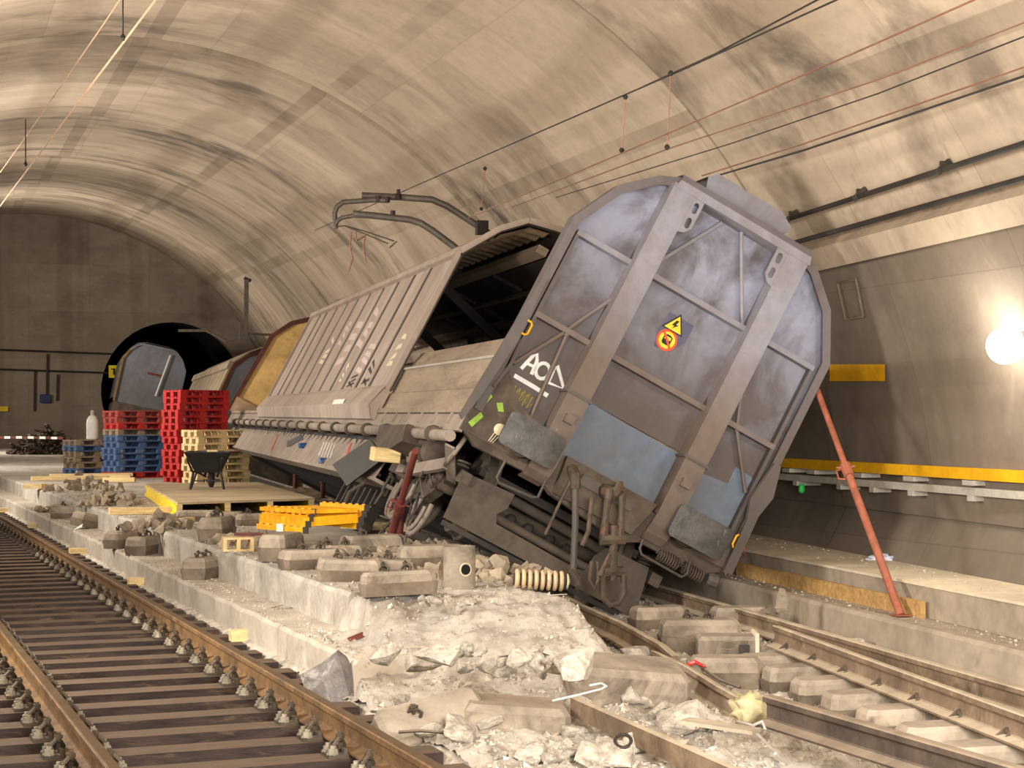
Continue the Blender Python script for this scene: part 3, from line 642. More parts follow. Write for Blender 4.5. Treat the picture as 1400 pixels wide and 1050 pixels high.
# raised roof cap behind the end wall
P(MB(), [(-0.36, 1.90), (-0.40, 2.06), (-0.32, 2.13), (0.42, 2.13), (0.56, 2.05), (0.54, 1.97), (0.42, 1.90)], 0.18, 0.205).build('roof_cap', K['w_post'], wagon)
mb = MB(); mb.strip([[V3((x, y, z)) for x, z in ((-0.40, 2.06), (-0.32, 2.13), (0.42, 2.13), (0.56, 2.05), (0.54, 1.97))] for y in (0.18, 0.85)]); mb.build('roof_cap_skirt', K['w_rim'], wagon)
MB().bb(-0.60, -0.34, 0.14, 0.45, 1.84, 1.93).build('roof_gap_shade', K['w_dark'], wagon)  # dark box standing in for the shaded gap beside the roof cap
# deck, far end wall, right wall
MB().bb(-1.36, 1.40, 0.1, 27.2, -1.12, -1.0).build('deck', K['w_under'], wagon)
P(MB(), [(1.44, -1.0), (1.44, 1.09), (1.18, 1.60), (0.90, 1.87), (0.5, 1.97), (-0.5, 1.97), (-0.80, 1.91), (-1.16, 1.60), (-1.44, 1.09), (-1.52, -1.0)], 27.0, 27.06).build('far_end_wall', K['w_tan'], wagon)
fe = [(-1.52, -1.0), (-1.45, 1.09), (-1.17, 1.61), (-0.81, 1.93), (-0.5, 1.99), (0.5, 1.99)]
for i in range(len(fe) - 1): MB().bar((fe[i][0], 26.97, fe[i][1]), (fe[i + 1][0], 26.97, fe[i + 1][1]), 0.10, 0.09, (0, 1, 0)).build('far_end_rim', K['w_rimred'], wagon)
MB().bb(-1.5, -0.9, 26.9, 26.99, -1.0, -0.62).build('far_end_ledge', K['w_hoodin'], wagon)
MB().bb(1.38, 1.43, 0.1, 27.0, -1.0, 1.05).build('right_wall', K['w_hoodin'], wagon)
# hood: shell, ribbed cladding panels, skirt, lining strips under the roof
HP = [(-1.45, -0.76), (-1.45, 1.13), (-1.16, 1.60), (-0.90, 1.86), (-0.5, 1.96), (0.5, 1.96), (0.90, 1.86), (1.16, 1.60), (1.45, 1.13), (1.45, -1.1)]
HPO = [(-1.49, -0.76), (-1.49, 1.155), (-1.185, 1.64), (-0.91, 1.905), (-0.5, 2.005), (0.5, 2.005), (0.91, 1.905), (1.185, 1.64), (1.49, 1.155), (1.49, -1.1)]
HW0, HW1 = 5.0, 19.0
mb = MB(); P(mb, HP + [(1.43, -1.1), (1.43, 1.12), (1.15, 1.585), (0.89, 1.84), (0.5, 1.94), (-0.5, 1.94), (-0.89, 1.84), (-1.15, 1.585), (-1.43, 1.12), (-1.43, -0.76)], HW0, HW1)
mb.build('hood_shell', K['w_hoodrib'], wagon)
for i in range(1, 8):
    a, b = HPO[i], HPO[i + 1]; a2, b2 = HP[i], HP[i + 1]
    P(MB(), [a, b, b2, a2], HW0 - 0.02, HW1 + 0.02).build('roof_sheet', K['w_hood'], wagon)
seams = [5.0, 6.72, 7.88, 9.15, 10.42, 11.70, 12.98, 14.18, 15.45, 16.75, 17.75, 19.0]
for i in range(len(seams) - 1):
    a, b = seams[i] + (0.0 if i == 0 else 0.13), seams[i + 1] - (0.13 if i < len(seams) - 2 else 0)
    mb = MB(); mb.prism([(a, -0.74), (b, -0.74), (b, 1.10), (a, 1.10)], lambda y, z: V3((-1.466, y, z)), lambda y, z: V3((-1.45, y, z)))
    pn = mb.build('hood_panel', K['w_hood'], wagon)
for y in (HW0, HW1): 
    for i in range(0, 8): MB().bar((HPO[i][0], y, HPO[i][1]), (HPO[i + 1][0], y, HPO[i + 1][1]), 0.05, 0.05, (0, 1, 0)).build('hood_edge', K['w_hood'], wagon)
MB().bb(-1.53, -1.46, HW0, HW1, 1.08, 1.17).build('eaves_strip', K['w_hood'], wagon)
sk = MB(); sk.strip([[V3((x, y, z)) for x, z in ((-1.50, -0.70), (-1.53, -0.76), (-1.60, -1.0), (-1.60, -1.02), (-1.50, -1.16), (-1.46, -1.16))] for y in (HW0 - 0.02, HW1)])
sk.prism([(-1.50, -0.70), (-1.60, -1.01), (-1.50, -1.16), (-1.44, -1.16), (-1.44, -0.7)], lambda x, z: V3((x, HW0 + 0.0, z)), lambda x, z: V3((x, HW0 + 0.03, z)))
sk.build('hood_skirt', K['w_hood'], wagon)
# graffiti patches on the hood panels
random.seed(3)
for (y, z, w_, h_, m) in ((6.0, -0.15, 0.5, 0.5, 'creamp'), (8.4, -0.2, 0.9, 0.5, 'gpaint'), (9.8, 0.35, 0.8, 0.7, 'gpaint'), (11.0, 0.2, 0.9, 0.8, 'gpaint'), (12.3, 0.4, 0.8, 0.5, 'gpaint'), (8.5, -0.55, 0.8, 0.25, 'w_hoodrib'), (7.3, -0.5, 0.7, 0.35, 'w_hoodrib'), (13.4, 0.1, 0.7, 0.5, 'creamp'), (9.8, -0.4, 0.4, 0.3, 'creamp')):
    g = MB()
    for k in range(4):
        zz = z - h_ / 2 + h_ * k / 4; y0 = y - w_ / 2 + random.uniform(0, .2) * w_; y1 = y + w_ / 2 - random.uniform(0, .25) * w_; sl = random.uniform(-.06, .12)
        g.add([V3((-1.4675, y0, zz)), V3((-1.4675, y1, zz + sl)), V3((-1.4675, y1 - .06, zz + sl + h_ / 7)), V3((-1.4675, y0 + .07, zz + h_ / 7))], [(0, 1, 2, 3)])
    g.build('graffiti', K['w_graf' if m == 'gpaint' else m] if m != 'gpaint' else K.setdefault('w_graf', mat('faded_pink_paint', (196, 176, 166), 0.05, 4, 0.7, 0, 0)), wagon)
MB().bb(-1.604, -1.60, 7.2, 8.2, -1.0, -0.93).build('number_plate', K['white'], wagon)
# underside of the roof, seen through the open bay: corrugated slopes, dark centre panels, light strips, cross frames
for sgn in (-1, 1):
    cor = MB(); rows = []
    for i in range(0, 141):
        y = HW0 + 0.05 + i * 0.1; d = 0.03 * (1 if i % 4 < 2 else 0); rows.append([V3((sgn * 1.13, y, 1.55 + d)), V3((sgn * 0.86, y, 1.80 + d)), V3((sgn * 0.60, y, 1.86 + d))])
    cor.strip(rows); cor.build('roof_corrugation', K['w_hoodin'], wagon)
    MB().bb(min(sgn * .66, sgn * .52), max(sgn * .66, sgn * .52), HW0, HW1, 1.60, 1.70).build('roof_purlin', K['w_side'], wagon)
for x0, x1 in ((-0.46, 0.0), (0.08, 0.50)):
    for y0 in (5.2, 8.1, 11.0, 13.9, 16.4): MB().bb(x0, x1, y0, y0 + 2.6, 1.64, 1.69).build('dark_panel', K['w_dark'], wagon)
MB().bb(0.02, 0.06, HW0, HW1, 1.60, 1.66).build('roof_strip', K['w_side'], wagon)
for y in (10.7, 15.2):
    for i in range(1, 8): MB().bar((HP[i][0] * .96, y, HP[i][1] - .08), (HP[i + 1][0] * .96, y, HP[i + 1][1] - .08), 0.16, 0.14, (0, 1, 0)).build('hood_frame', K['w_dark'], wagon)
    MB().bar((-0.6, y, 1.58), (1.3, y + 0.1, 1.1), 0.14, 0.14).build('cross_bar', K['w_dark'], wagon)
# point light added in the open bay to brighten its interior
lamp_point(WM @ V3((0.3, 3.2, -0.55)), 45, (1.0, 0.9, 0.75), 0.08)
for y in (5.5, 7.5, 9.5, 11.5, 13.5): MB().bb(1.30, 1.40, y, y + 0.12, -1.0, 1.1).build('wall_rib', K['w_hoodrib'], wagon)
MB().bb(1.34, 1.385, 5, 19, 0.55, 0.98).build('wall_board', K['w_side'], wagon)
# low side panel of the open bay, with its crease, and sill
sp = MB(); sp.strip([[V3((x, y, z)) for x, z in ((-1.42, -1.0), (-1.42, -0.78), (-1.40, -0.76), (-1.40, -0.44), (-1.37, -0.42), (-1.30, -0.16), (-1.24, -0.14), (-1.24, -1.0))] for y in (0.12, 1.7, 3.4, 5.1)])
sp.build('side_panel', K['w_side'], wagon)
MB().bb(-1.425, -1.395, 0.12, 5.1, -0.455, -0.43).build('panel_crease', K['grey'], wagon)
MB().bb(-1.47, -1.40, 0.05, 26.5, -1.06, -1.0).build('side_rail', K['w_side'], wagon)
MB().bb(-1.45, -1.41, 0.05, 26.5, -1.24, -1.07).build('side_sill', K['w_sill'], wagon)
for k in range(6): MB().bb(-1.47, -1.45, 0.6 + k * 0.75, 0.66 + k * 0.75, -1.17, -1.06).build('sill_clip', K['w_sill'], wagon)
# pipe with clamps
MB().tube([(-1.50, 0.0, -1.32), (-1.50, 4.2, -1.31), (-1.50, 10, -1.30), (-1.50, 25, -1.30)], 0.055, 10).build('side_pipe', K['w_sill'], wagon, autosm=True)
for k in range(18): MB().lathe([(0.075, 0), (0.085, 0.03), (0.085, 0.09), (0.075, 0.12)], (-1.50, 0.75 + k * 1.32, -1.31), (0, 1, 0), 10).build('pipe_clamp', K['w_under'], wagon)
# lower skirt plates under the pipe; the brackets' shadow is cut in as teeth
for k in range(8):
    y0 = 3.0 + k * 2.7; y1 = y0 + 2.69; poly = [(y0, -1.84), (y1, -1.84), (y1, -1.42)]
    n = 6
    for j in range(n):
        ya = y1 - (y1 - y0) * (j + 0.0) / n; yb = y1 - (y1 - y0) * (j + 0.55) / n; poly += [(ya, -1.40), (yb, -1.40), (yb - .02, -1.50)] if j < n - 1 else [(ya, -1.40), (yb, -1.40)]
    poly += [(y0, -1.48)]
    MB().prism(poly, lambda y, z: V3((-1.46 - (z + 1.84) * -0.12, y, z)), lambda y, z: V3((-1.44 - (z + 1.84) * -0.12, y, z))).build('skirt_plate', K['w_sill'], wagon)
MB().bb(-1.47, -1.2, 3.0, 24.5, -1.88, -1.84).build('skirt_flange', K['w_sill'], wagon)
MB().bb(-1.30, 1.3, 3.2, 24.5, -1.80, -1.10).build('underframe', K['w_dark'], wagon)
for y, m in ((5.4, 'redp'), (13.9, 'redp')): MB().prism([(y, -1.78), (y + .16, -1.78), (y + 0.75, -1.46), (y + .60, -1.46)], lambda y, z: V3((-1.466 - (z + 1.84) * -0.12, y, z)), lambda y, z: V3((-1.463 - (z + 1.84) * -0.12, y, z))).build('paint_mark', K[m], wagon)
g = MB()
for k in range(5): g.prism([(6.9 + k * .28, -1.72), (6.96 + k * .28, -1.72), (7.35 + k * .28, -1.5), (7.29 + k * .28, -1.5)], lambda y, z: V3((-1.466 - (z + 1.84) * -0.12, y, z)), lambda y, z: V3((-1.463 - (z + 1.84) * -0.12, y, z)))
g.build('scribble', K['gpaint'], wagon)
# buckled sill plates near the corner
MB().prism([(1.75, -1.28), (3.3, -1.30), (3.0, -1.52), (2.2, -1.62), (1.5, -1.46)], lambda y, z: V3((-1.62, y, z)), lambda y, z: V3((-1.30, y, z + 0.05))).build('bent_plate', K['w_under'], wagon)
MB().add([V3((-1.56, 3.9, -1.45)), V3((-1.66, 4.9, -1.86)), V3((-1.60, 3.5, -2.05)), V3((-1.50, 2.7, -1.62))], [(0, 1, 2, 3)]).add([V3((-1.54, 3.9, -1.44)), V3((-1.64, 4.9, -1.85)), V3((-1.58, 3.5, -2.04)), V3((-1.48, 2.7, -1.61))], [(3, 2, 1, 0)]).build('rubber_mat', K['black'], wagon)

# draw hook, screw coupling, brake hose: these hang straight down from the leaning beam
def wl(p): return WI @ V3(p)
hk = WM @ V3((0.0, -0.25, -1.10))
MB().tube([wl(hk + V3((0, 0.25, 0.0))), wl(hk), wl(hk + V3((0.02, -0.12, -0.02))), wl(hk + V3((0.05, -0.18, 0.03))), wl(hk + V3((0.06, -0.15, 0.09)))], [0.075, 0.07, 0.065, 0.055, 0.03], 8).build('draw_hook', K['chain'], wagon, autosm=True)
def hang(pts, r, name, m='chain', **k): return MB().tube([wl(hk + V3(p)) for p in pts], r, 8, **k).build(name, K[m], wagon, autosm=True)
for s in (-1, 1): hang([(s * 0.06 + 0.02, -0.15, 0.03), (s * 0.075, -0.16, -0.2), (s * 0.075 - 0.02, -0.16, -0.42)], [0.042, 0.028, 0.045], 'coupling_link')
hang([(-0.13, -0.16, -0.43), (0.10, -0.16, -0.43)], 0.055, 'coupling_nut')
hang([(0.0, -0.16, -0.30), (-0.01, -0.16, -0.80)], 0.04, 'coupling_screw')
hang([(-0.10, -0.16, -0.72), (0.09, -0.16, -0.72)], 0.05, 'coupling_nut')
hang([(-0.11, -0.17, -0.72), (-0.11, -0.18, -0.95), (-0.05, -0.19, -1.02), (0.04, -0.19, -1.0), (0.09, -0.18, -0.92), (0.09, -0.17, -0.72)], 0.032, 'coupling_shackle')
hang([(-0.06, -0.22, -0.55), (-0.16, -0.24, -0.75)], [0.012, 0.025], 'coupling_lever')
hang([(-0.20, -0.14, -0.05), (-0.24, -0.16, -0.35), (-0.30, -0.16, -0.48)], 0.022, 'coupling_rod')
hang([(-0.22, -0.2, -0.62), (-0.24, -0.2, -0.78), (-0.20, -0.2, -0.86), (-0.16, -0.2, -0.78), (-0.17, -0.2, -0.62)], 0.02, 'chain_link')
hs = WM @ V3((-0.33, -0.25, -1.15))
def hose(pts, r, name, m): return MB().tube([wl(hs + V3(p)) for p in pts], r, 8).build(name, K[m], wagon, autosm=True)
hose([(0, 0.1, 0.10), (0.0, 0.0, 0.04), (0, 0, -0.08)], 0.05, 'brake_cock', 'chain')
hose([(0, 0, -0.06), (0.0, 0, -0.40), (-0.02, 0, -0.84)], 0.032, 'brake_hose', 'w_rim')
hose([(-0.05, 0, -0.82), (0.02, 0, -0.90), (0.03, 0, -0.96)], 0.04, 'hose_coupling', 'chain')
hose([(-0.03, 0.02, 0.0), (-0.14, 0.04, -0.22), (-0.27, 0.05, -0.50)], 0.014, 'release_rod', 'chain')
MB().bb(-0.26, 0.30, -0.16, -0.13, -1.16, -1.06).build('coupler_guard', K['w_rim'], wagon)

# ------------------------------------------------------------------ the wrecked bogie under the near end
bogie = thing('bogie', 'wrecked dark bogie with end plate twisted under the near wagon end', 'bogie', mat4=WM)
pl = [(-1.08, -1.98), (-1.10, -1.60), (-1.0, -1.50), (-0.57, -1.47), (-0.57, -1.62), (-0.64, -1.72), (-0.60, -1.80), (0.30, -1.82), (0.40, -1.80), (0.42, -1.62), (0.50, -1.50), (0.96, -1.48), (1.06, -1.98)]
P(MB(), pl, 0.58, 0.62).build('end_plate', K['w_plate'], bogie)
MB().bar((-1.05, 0.70, -2.02), (1.05, 0.70, -2.02), 0.08, 0.05).build('plate_edge', K['soot'], bogie)
MB().tube([(-0.66, 0.72, -1.74), (0.55, 0.72, -1.76)], 0.045, 10).build('cross_tube', K['w_plate'], bogie, autosm=True)
MB().tube([(-0.75, 0.95, -1.50), (0.62, 0.95, -1.52)], 0.05, 10).build('cross_tube', K['w_plate'], bogie, autosm=True)
MB().bb(-1.0, 1.0, 1.9, 2.5, -1.75, -1.45).build('bolster', K['soot'], bogie)
MB().bb(-0.9, 0.9, 0.9, 1.8, -1.44, -1.36).build('top_frame', K['w_dark'], bogie)  # dark colour stands in for the shaded gap above the end plate
for x in (-0.35, -0.15, 0.1, 0.3): MB().lathe([(0.03, 0), (0.055, 0.04), (0.055, 0.12), (0.03, 0.15)], (x, 1.15, -1.76), (0, 0, 1), 10).build('brake_rigging', K['soot'], bogie)
for y in (1.3, 3.1):
    ws_ = MB().cyl((-1.0, y, -1.6), (1.0, y, -1.6), 0.075, 12).build('axle', K['w_under'], bogie)
    for s in (-1, 1):
        MB().lathe([(0.10, -0.07), (0.14, -0.06), (0.16, -0.03), (0.38, -0.02), (0.40, -0.065), (0.46, -0.065), (0.475, 0.03), (0.50, 0.05), (0.50, 0.07), (0.41, 0.07), (0.38, 0.03), (0.16, 0.03), (0.10, 0.05)], (s * 0.78, y, -1.6), (-s, 0, 0), 28).build('wheel', K['w_under'], ws_, autosm=True)
        ab = MB().box((s * 1.06, y, -1.6), (0.20, 0.26, 0.26)).lathe([(0.15, 0), (0.15, 0.07), (0.11, 0.10)], (s * 1.14, y, -1.6), (s, 0, 0), 14).build('axle_box', K['w_under'], ws_, bevel=0.02)
for s in (-1, 1):
    MB().prism([(0.55, -1.62), (0.55, -1.50), (1.2, -1.42), (1.7, -1.52), (2.7, -1.52), (3.2, -1.42), (3.9, -1.50), (3.9, -1.62), (3.3, -1.60), (2.6, -1.88), (1.8, -1.88), (1.0, -1.60)], lambda y, z: V3((s * 1.12, y, z)), lambda y, z: V3((s * 1.02, y, z))).build('side_frame', K['w_under'], bogie)
    for y in (1.05, 1.55, 2.85, 3.35):
        pts = [(s * 1.05 + 0.06 * math.cos(i * .7), y + 0.06 * math.sin(i * .7), -1.64 + 0.2 * i / 45 + 0.06) for i in range(46)]
        MB().tube(pts, 0.013, 5).build('coil_spring', K['w_plate'], bogie)
# torn brake gear hanging off the left flank
random.seed(11)
for k in range(5):
    y = 1.2 + k * 0.45; z = -1.42 - 0.05 * (k % 3)
    MB().lathe([(0.06, 0), (0.14, 0.03), (0.15, 0.16), (0.12, 0.20), (0.10, 0.34), (0.14, 0.36), (0.14, 0.42), (0.05, 0.46)], (-1.28 - 0.03 * (k % 2), y, z), (random.uniform(-.3, .1), 1, random.uniform(-.5, .4)), 14).build('brake_cylinder', K['w_sill' if k % 2 else 'w_under'], bogie, autosm=True)
for k in range(14):
    y = random.uniform(0.7, 3.9); z = random.uniform(-1.95, -1.35); p = V3((-1.30 + random.uniform(-.1, .1), y, z)); q = [p]
    for j in range(4): q.append(q[-1] + V3((random.uniform(-.08, .08), random.uniform(-.32, .32), random.uniform(-.22, .12))))
    MB().tube(q, random.choice((0.010, 0.014, 0.02)), 6).build('torn_pipe', K[random.choice(('w_plate', 'w_under', 'w_rim'))], bogie, autosm=True)
for k, (y, z, r) in enumerate(((2.3, -1.86, 0.40), (2.5, -1.90, 0.34), (1.0, -2.0, 0.34), (1.15, -2.02, 0.26))):
    MB().tube([(-1.22, y + r * math.cos(a), z + r * 0.75 * math.sin(a)) for a in [math.pi * (0.9 + 1.25 * i / 12) for i in range(13)]], [0.024] * 13, 8).build('bent_hoop', K['w_sill'], bogie, autosm=True)
for k in range(4): MB().bar((-1.25, 0.75 + k * .5, -1.50 - .06 * k), (-1.38, 1.5 + k * .4, -1.66), 0.05, 0.12).build('torn_bracket', K['w_under' if k % 2 else 'w_sill'], bogie)
MB().bar((-1.40, 0.3, -1.38), (-1.10, 0.95, -1.62), 0.10, 0.02).build('step_plate', K['w_sill'], bogie)
MB().tube([(-1.30, 0.28, -1.18), (-1.33, 0.3, -1.42), (-1.28, 0.7, -1.52), (-1.20, 1.0, -1.55)], 0.022, 6).build('step_bar', K['w_sill'], bogie, autosm=True)
for k in range(7): MB().bb(-1.12, -0.98, 4.4 + k * 0.42, 4.5 + k * 0.42, -2.35, -1.9).build('grille_bar', K['soot'], bogie)
MB().bb(-1.12, -1.0, 4.2, 7.3, -2.38, -2.30).build('grille_rail', K['w_under'], bogie)
# ================================================================== WAGONS BEHIND
K['w2_hood'] = mat('far_hood_beige', (150, 132, 104), 0.12, 1.2, 0.8, 0, 0.1, second=(128, 112, 90), amt=0.3)
K['w3_end'] = paint('far_end_paint', (112, 112, 118), (96, 94, 96), (84, 76, 70), -0.6, 1.0, 0.4)
K['w2_rim'] = mat('far_rim_brown', (112, 88, 52), 0.2, 3, 0.8, 0, 0.1)
K['green_t'] = mat('green_tag', (128, 168, 84), 0.1, 5, 0.8, 0, 0); K['blue_t'] = mat('blue_tag', (130, 160, 186), 0.1, 5, 0.8, 0, 0)
M2 = roll_frame((0, 0, 0), rad(24), rad(0.2), 0.0)
eav = gd(318, 495, 50.0); M2.translation = eav - (M2.to_3x3() @ V3((-1.49, 0.3, 1.15)))
wg2 = thing('freight_wagon', 'second derailed wagon with beige ribbed hood behind the red pallets', 'wagon', mat4=M2)
P(MB(), PROF, 0.0, 0.05).build('end_wall', K['w3_end'], wg2)
for i in range(len(PROF) - 1): MB().bar((PROF[i][0], -0.04, PROF[i][1]), (PROF[i + 1][0], -0.04, PROF[i + 1][1]), 0.1, 0.09, (0, 1, 0)).build('rim_bar', K['w_rimred'], wg2)
P(MB(), HP + [(1.43, -1.1), (1.43, 1.12), (1.15, 1.585), (0.89, 1.84), (0.5, 1.94), (-0.5, 1.94), (-0.89, 1.84), (-1.15, 1.585), (-1.43, 1.12), (-1.43, -0.76)], 0.3, 17.0).build('hood_shell', K['w_hoodrib'], wg2)
for k in range(13):
    y0 = 0.3 + k * 1.28
    MB().prism([(y0 + .06, -0.74), (y0 + 1.2, -0.74), (y0 + 1.2, 0.92), (y0 + .06, 0.92)], lambda y, z: V3((-1.52, y, z)), lambda y, z: V3((-1.45, y, z))).build('hood_panel', K['w2_hood'], wg2)
    for i in range(1, 5): 
        a, b, c, d = HPO[i], HPO[i + 1], HP[i + 1], HP[i]
        P(MB(), [a, b, c, d], y0 + .05, y0 + 1.2).build('roof_sheet', K['w2_hood'], wg2)
MB().bb(-1.58, -1.45, 0.28, 17.0, 0.92, 1.16).build('eaves_strip', K['w2_hood'], wg2)
MB().bb(-1.4, 1.4, 0, 22, -1.5, -1.0).build('deck', K['w_under'], wg2)
for y, z, h, m in ((9.5, 0.1, 0.9, 'blue_t'), (11.0, -0.3, 0.9, 'green_t'), (12.4, -0.1, 0.6, 'gpaint'), (8.4, -0.4, 0.6, 'green_t')):
    MB().add([V3((-1.525, y, z - h / 2)), V3((-1.525, y + 1.3, z - h / 3)), V3((-1.525, y + 1.1, z + h / 2)), V3((-1.525, y + .3, z + h / 3))], [(0, 1, 2, 3)]).build('graffiti', K[m], wg2)
M3 = roll_frame((0, 0, 0), rad(12), rad(0), 0.0)
eav = gd(178, 478, 79.0); M3.translation = eav - (M3.to_3x3() @ V3((-1.2, 0.0, 1.46)))
wg3 = thing('freight_wagon', 'third wagon, dull blue-grey end standing in the round tunnel mouth', 'wagon', mat4=M3)
P(MB(), PROF, 0.0, 0.05).build('end_wall', K['w3_end'], wg3)
for i in range(len(PROF) - 1): MB().bar((PROF[i][0], -0.04, PROF[i][1]), (PROF[i + 1][0], -0.04, PROF[i + 1][1]), 0.1, 0.08, (0, 1, 0)).build('rim_bar', K['w2_rim' if i > 6 else 'w3_end'], wg3)
MB().bar((0.62, -0.1, 1.6), (0.35, -0.1, -0.4), 0.05, 0.06).build('grab_pole', K['white'], wg3)
MB().bb(-0.2, 0.5, -0.02, 0.0, 0.52, 0.62).build('rust_mark', K['darkred'], wg3)
P(MB(), HP + [(1.43, -1.1), (1.43, 1.12), (1.15, 1.585), (0.89, 1.84), (0.5, 1.94), (-0.5, 1.94), (-0.89, 1.84), (-1.15, 1.585), (-1.43, 1.12), (-1.43, -0.76)], 0.1, 12.0).build('hood_shell', K['w3_end'], wg3)
MB().bb(-1.4, 1.4, 0, 12, -1.9, -1.0).build('deck', K['w_under'], wg3)

# ================================================================== THINGS ON THE VAULT AND WALLS
def on_vault(x, y, inset=0.0):
    d = ray(x, y); z = 8.0
    while z < 95:
        p = EYE + d * z; q = V3((p.x, p.y, 0)); zc = q.dot(DA) 
        s = z
        for _ in range(6):                                  # station whose ring plane holds p
            s += (q - V3((axp(s).x, axp(s).y, 0))).dot(DA) / math.sqrt(1 + 0.307 ** 2)
        off = (q - V3((axp(s).x, axp(s).y, 0))).dot(QA)
        if math.hypot(off, p.z - CZ(s)) > RAD(s) - inset: return p, s
        z += 0.02
    return p, s
def along(zs, Z, dr): return [vault_pt(z, t_at(z, Z), dr) for z in zs]
ZS = [4, 8, 12, 16, 20, 25, 31, 38, 46]
for Z, dr, r, lab in ((3.76, -0.10, 0.024, 'upper black cable pipe on the right wall, held by clips'), (3.54, -0.10, 0.025, 'lower black cable pipe running just above the wall ledge')):
    c = MB().tube(along(ZS, Z, dr), r, 8).build('cable_pipe', K['pipe'], None, autosm=True); tag(c, lab, 'pipe', 'cable pipes on the right wall')
    if Z > 3.6:
        for k in range(14):
            z = 9 + k * 1.6; a = vault_pt(z, t_at(z, Z), dr - 0.05); b = vault_pt(z, t_at(z, Z + .02), 0.0); MB().bar(a + DA * .0, b, 0.035, 0.05).build('pipe_clip', K['soot'], c)
            MB().bar(vault_pt(z, t_at(z, Z), dr) + UP * .03, vault_pt(z, t_at(z, Z), dr) + UP * .07, 0.03, 0.03).build('pipe_clip', K['soot'], c)
# handrail: yellow channel with grey tray below, on brackets
hr = thing('handrail', 'yellow handrail channel along the right tunnel wall', 'handrail', (0, 0, 0))
for a, b in ((3, 12.2), (12.22, 21.4), (21.42, 31), (31.02, 44)): MB().bb(7.70, 7.78, a, b, 1.172, 1.275).build('rail_length', K['rail_yellow'], hr)
for px in (1080, 1114, 1178, 1248, 1330, 1425):
    p = gpl(px, 650, (7.74, 0, 0), V3((1, 0, 0))); MB().bb(7.69, 8.05, p.y - 0.10, p.y + 0.10, 1.12, 1.165).build('bracket', K['grey'], hr)
tr = thing('cable_tray', 'pale grey cable tray under the yellow handrail', 'tray', (0, 0, 0))
for a, b in ((3, 12.2), (12.22, 21.4), (21.42, 31), (31.02, 44)): MB().bb(7.72, 7.80, a, b, 1.03, 1.10).build('tray_length', K['grey'], tr)
for px in (1090, 1150, 1195, 1248, 1330, 1425):
    p = gpl(px, 670, (7.74, 0, 0), V3((1, 0, 0))); MB().bb(7.71, 8.0, p.y - 0.05, p.y + 0.05, 0.98, 1.03).build('bracket', K['grey'], tr)
p = gpl(1096, 659, (7.72, 0, 0), V3((1, 0, 0))); o = MB().lathe([(0.02, 0), (0.035, 0.02), (0.035, 0.08), (0.015, 0.1)], p - UP * .12, (0, 0, 1), 10).build('marker_lamp', mat('green_marker', (40, 170, 70), .1, 4, .5, 0, 0)); tag(o, 'small green marker hanging below the cable tray', 'marker')
# yellow painted plate, thin outlines of a niche cover, patches
def wall_patch(name, corners, m, th, parent=None, n=5):
    (x0, y0), (x1, y1) = corners; rows = []
    for j in range(n + 1):
        rows.append([on_vault(x0 + (x1 - x0) * i / n, y0 + (y1 - y0) * j / n, th)[0] for i in range(n + 1)])
    return MB().strip(rows).build(name, m, parent, smooth=True)
o = wall_patch('wall_marking', ((1134, 498), (1210, 521)), K['rail_yellow'], -0.005); tag(o, 'yellow painted rectangle on the right wall', 'marking')
nc = thing('niche_cover', 'faint sealed rectangular cover on the right wall above the yellow mark', 'cover', (0, 0, 0))
nq = [(1145, 387), (1170, 382), (1180, 433), (1156, 437)]
for i in range(4):
    (xa, ya), (xb, yb) = nq[i], nq[(i + 1) % 4]; MB().tube([on_vault(xa + (xb - xa) * k / 4, ya + (yb - ya) * k / 4, 0.0)[0] for k in range(5)], 0.011, 5).build('seal_strip', K['boot'], nc)
# wall lamp at the right edge of the view
lp_, _ = on_vault(1398, 468, 0.0)
lamp = thing('wall_lamp', 'glowing wall lamp at the right edge of the photo', 'lamp', lp_)
em = NT('lamp_glow'); em.b.inputs['Emission Color'].default_value = (1, 0.95, 0.86, 1); em.b.inputs['Emission Strength'].default_value = 25.0
WN = (V3((axp(15).x, axp(15).y, 1.0)) - lp_).normalized()
lamp_point(lp_ + WN * 0.55, 60, (1.0, 0.95, 0.87), 0.10)
MB().lathe([(0.15 * math.sin(a) + .001, 0.14 - 0.15 * math.cos(a)) for a in [math.pi * i / 12 for i in range(13)]], (0, 0, 0), WN, 20).build('glass_dome', em.m, lamp, smooth=True)
MB().lathe([(0.08, -0.05), (0.09, 0.0), (0.07, 0.01)], (0, 0, 0), WN, 20).build('lamp_base', K['grey'], lamp)

# catenary brackets over the wreck
def pxs(l, d): return [gd(x, y, d) for x, y in l]
C3 = lambda x, y: (320 + .342857 * x, 240 + .342857 * y)
cb = thing('catenary_bracket', 'upper bent steel catenary arm hanging over the wagon', 'bracket', (0, 0, 0), group='catenary arms above the wagon')
MB().tube(pxs([C3(*q) for q in ((510, 80), (660, 86), (790, 96), (850, 122), (990, 212), (1060, 262))], 27.6), 0.055, 10).build('arm_tube', K['galv'], cb, autosm=True)
MB().tube(pxs([C3(*q) for q in ((405, 212), (401, 150), (410, 125), (435, 106), (560, 97), (615, 100))], 27.5), 0.042, 10).build('drop_tube', K['galv'], cb, autosm=True)
for q in ((575, 92), (610, 95), (655, 82)): MB().cyl(gd(*C3(q[0], q[1] - 10), 27.5), gd(*C3(q[0], q[1] + 12), 27.5), 0.05, 8).build('clamp', K['soot'], cb)
MB().cyl(gd(*C3(655, 75), 27.5), gd(*C3(656, 55), 27.5), 0.03, 8).build('insulator', K['soot'], cb)
MB().box(gd(*C3(988, 208), 27.5), (0.18, 0.18, 0.22)).build('joint', K['soot'], cb)
